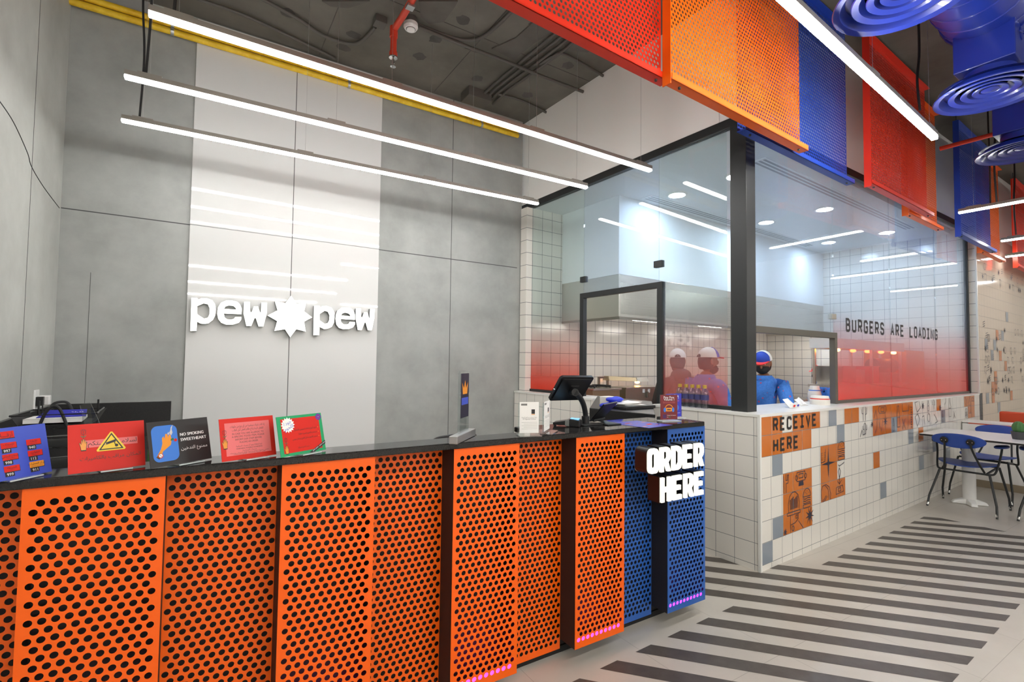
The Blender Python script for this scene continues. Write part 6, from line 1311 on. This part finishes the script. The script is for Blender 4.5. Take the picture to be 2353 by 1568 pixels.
person('person in a blue shirt mostly hidden behind the red frosted pane', (d[0], d[1], 0), math.radians(150), 1.42, 'shirt_blue', (0, 'cap_red'), (PA, PB), mask=True, lean=.1)
# ================================================================ SEATING AT RIGHT
def tilt_disc(mb, c, ax, ay, n, rx, ry, th, m, cup=0, nn=28):
    """oval pad: centre c, axes ax, ay, thickness th along n, cupped"""
    c, ax, ay, n = (V3(*q) for q in (c, ax, ay, n)); vs = []
    for s_ in (0, 1):
        for r in (0, .5, .85, 1.0):
            for j in range(nn if r else 1):
                a = 2*math.pi*j/nn; x, y = rx*r*math.cos(a), ry*r*math.sin(a); e = (.5 if r == 1.0 else 1)
                vs.append(c+ax*x+ay*y+n*(cup*x*x+th*(.5 if s_ == 0 else -.5)*e))
    def idx(s_, r, j): o = s_*(1+3*nn); return o if r == 0 else o+1+(r-1)*nn+j % nn
    fs = []
    for s_ in (0, 1):
        for j in range(nn):
            f = [(idx(s_, 0, 0), idx(s_, 1, j), idx(s_, 1, j+1))]+[(idx(s_, r, j), idx(s_, r+1, j), idx(s_, r+1, j+1), idx(s_, r, j+1)) for r in (1, 2)]
            fs += [tuple(reversed(q)) for q in f] if s_ else f
    for j in range(nn): fs.append((idx(0, 3, j), idx(1, 3, j), idx(1, 3, j+1), idx(0, 3, j+1)))
    mb.add(vs, fs, m)
def chair(loc, rz, label):
    t = thing('armchair', label, 'chair', loc, rz=rz, group='blue armchairs at the table'); M = WMAT[t.name]     # sitter faces +y
    mb = MB(M); tilt_disc(mb, (0, 0, .445), (1, 0, 0), (0, 1, 0), (0, 0, 1), .235, .215, .014, 'chair_blue', cup=.45); mb.build('seat', parent=t, smooth=50)
    bk = math.radians(14); ny = V3(0, math.cos(bk), math.sin(bk)); ay = V3(0, -math.sin(bk), math.cos(bk))
    mb = MB(M); tilt_disc(mb, (0, -.335, .708), (1, 0, 0), ay, ny, .21, .074, .014, 'chair_blue', cup=.55); mb.build('backrest', parent=t, smooth=50)
    for s_ in (-1, 1):
        mb = MB(M); mb.tube(smooth_path([(s_*.10, -.352, .700), (s_*.103, -.325, .64), (s_*.13, -.23, .50), (s_*.155, -.145, .40)], 5), .0095, 'black_steel', 8); sp = mb.build('back_support', parent=t, smooth=50)
        mb = MB(M); tilt_disc(mb, (s_*.10, -.352, .708), (1, 0, 0), ay, ny, .033, .033, .012, 'black_plastic', nn=16)
        for dx, dz in ((.016, .0), (-.016, .0)): mb.cyl((s_*.10+dx, -.362, .708), (s_*.10+dx, -.367, .708), .004, 'chrome', 6)
        mb.build('mount_plate', parent=sp, label='round black fixing plate', smooth=50)
        mb = MB(M); tilt_disc(mb, (s_*.255, .01, .655), (.25*s_, 1, 0), (1, -.25*s_, 0), (0, 0, 1), .105, .038, .026, 'chair_blue', nn=18); mb.build('armrest', parent=t, smooth=50)
        mb = MB(M); mb.tube(smooth_path([(s_*.255, .02, .643), (s_*.245, 0, .55), (s_*.225, -.09, .405), (s_*.19, -.14, .385), (s_*.155, -.145, .385)], 5), .0095, 'black_steel', 8); mb.build('arm_support', parent=t, smooth=50)
        for q, nm in (((s_*.21, .13, .43), (s_*.265, .235, 0)), ((s_*.19, -.14, .385), (s_*.265, -.285, 0))):
            mb = MB(M); mb.tube([q, tuple(np.array(q)*.28+np.array(nm)*.72+V3(s_*.012, 0, 0)), nm], [.0105, .010, .0095], 'black_steel', 8); lg = mb.build('leg', parent=t, smooth=50)
            p0, p1 = np.array(nm)+V3(0, 0, .002), np.array(nm)+(np.array(q)-np.array(nm))*.10
            mb = MB(M); mb.cyl(p0+(p1-p0)*.35, p1, .0108, 'chrome', 8); mb.build('foot_sleeve', parent=lg, label='chrome sleeve above the foot')
    mb = MB(M); mb.tube([(-.155, -.145, .385), (.155, -.145, .385)], .0095, 'black_steel', 8).tube([(-.19, .13, .43), (.19, .13, .43)], .0095, 'black_steel', 8)
    for s_ in (-1, 1): mb.tube([(s_*.17, -.145, .39), (s_*.20, .13, .43)], .0095, 'black_steel', 8)
    mb.build('under_frame', parent=t, smooth=50)
    return t
ang = AK-math.pi/2; cpos = KM @ Vector((3.385, -.345, 0))
CH = chair((cpos[0], cpos[1], 0), ang, 'blue armchair with its back to the camera at the white table')
tz = .745
tl0, tl1 = PZ(2113, 996, tz), PZ(2166, 983.5, tz)
tl0 = np.array(KM @ Vector((3.07, -.035, tz))); ex = -KYV; ey = KXV; dep = .80
t = thing('dining_table', 'white rectangular table with dark edge beside the tiled wall', 'table', tuple((tl0+ex*.6+ey*dep/2)*V3(1, 1, 0)))
P = [tl0, tl0+ex*1.2, tl0+ex*1.2+ey*dep, tl0+ey*dep]
MB().hexa([(p[0], p[1], tz-.003) for p in P]+[(p[0], p[1], tz) for p in P], 'table_white').build('tabletop', parent=t)
MB().hexa([(p[0], p[1], tz-.02) for p in P]+[(p[0], p[1], tz-.0032) for p in P], 'black_plastic').build('table_edge', parent=t, label='dark table core edge')
pc = PZ(2228, 1150, .04)
MB().lathe([(.055, .05), (.055, tz-.021)], (pc[0], pc[1], 0), 'white_plastic', 24).lathe([(.18, tz-.032), (.18, tz-.0205)], (pc[0], pc[1], 0), 'white_plastic', 24).build('pedestal', parent=t, smooth=40)
mb = MB()
for a in (.5, 2.07, 3.64, 5.21):
    d = V3(math.cos(a+ang), math.sin(a+ang), 0); n = V3(-d[1], d[0], 0); c = V3(pc[0], pc[1], 0)
    mb.hexa([c-n*.05+V3(0, 0, .002), c+d*.15-n*.03+V3(0, 0, .002), c+d*.15+n*.03+V3(0, 0, .002), c+n*.05+V3(0, 0, .002), c-n*.04+V3(0, 0, .075), c+d*.135-n*.022+V3(0, 0, .03), c+d*.135+n*.022+V3(0, 0, .03), c+n*.04+V3(0, 0, .075)], 'white_plastic')
mb.build('base_foot', parent=t, bevel=.008)
dup(CH, (4.10, -.35, 0), KM, rz=math.pi/2-.12, label='blue armchair on the far side of the white table, its back against the booth')
dup(CH, (3.48, -1.00, 0), KM, rz=-math.pi/2, label='blue armchair cut by the right edge of the view')
cp_ = PZ(2341, 1010, tz)
t = thing('potted_cactus', 'small round cactus in a grey pot on the white table', 'plant', (cp_[0], cp_[1], tz))
MB().lathe([(.045, tz+.001), (.058, tz+.075), (.052, tz+.075), (.048, tz+.065), (0, tz+.065)], (cp_[0], cp_[1], 0), 'pot_grey', 24).build('pot', parent=t, smooth=40)
MB().ellipsoid((cp_[0], cp_[1], tz+.115), .045, .045, .06, 'cactus_green', 40, 14, fn=lambda q: V3(q[0]*(1+.09*math.cos(10*math.atan2(q[1], q[0]))), q[1]*(1+.09*math.cos(10*math.atan2(q[1], q[0]))), q[2])).build('cactus_body', parent=t, smooth=60)
# booth: white partition with an orange cap line, red seat behind
w0 = np.array(KM @ Vector((4.68, -.008, 0))); dw = -KYV; nw_ = KXV
hz = hit(2200, 966, nw_, w0)[2]
t = thing('booth_partition', 'white booth partition with an orange line under its top', 'partition', tuple((w0+dw*.9)))
def bslab(a0, a1, d0, d1, z0, z1, m, nm, **k):
    q = [w0+dw*a0+nw_*d0, w0+dw*a1+nw_*d0, w0+dw*a1+nw_*d1, w0+dw*a0+nw_*d1]; return MB().hexa([(p[0], p[1], z0) for p in q]+[(p[0], p[1], z1) for p in q], m).build(nm, parent=t, **k)
bslab(.0, 3.2, 0, .12, .0, hz-.045, 'white_paint', 'panel'); bslab(.0, 3.2, -.004, .124, hz-.0448, hz-.03, 'white_paint', 'cap_board'); bslab(.06, 3.2, -.006, .1, hz-.0298, hz-.018, 'seat_red', 'orange_line', label='orange line'); bslab(.0, 3.2, -.004, .30, hz-.0178, hz, 'white_paint', 'ledge')
bslab(.0, 3.2, -.012, -.0005, .0005, .085, 'skirting_brown', 'skirting', label='brown skirting')
s0 = w0+nw_*.45+dw*.25
t = thing('bench_seat', 'red-orange upholstered bench back rising behind the booth partition', 'bench', tuple((s0+dw*1.2)*V3(1, 1, 0)))
zb_ = hit(2300, 946, nw_, s0)[2]
q = [s0, s0+dw*2.6, s0+dw*2.6+nw_*.12, s0+nw_*.12]
MB().hexa([(p[0], p[1], .4) for p in q]+[(p[0], p[1], zb_) for p in q], 'seat_red').build('backrest', parent=t, bevel=.015)
q = [s0+nw_*.12, s0+dw*2.6+nw_*.12, s0+dw*2.6+nw_*.6, s0+nw_*.6]
MB().hexa([(p[0], p[1], .0) for p in q]+[(p[0], p[1], .42) for p in q], 'white_paint').build('base', parent=t)
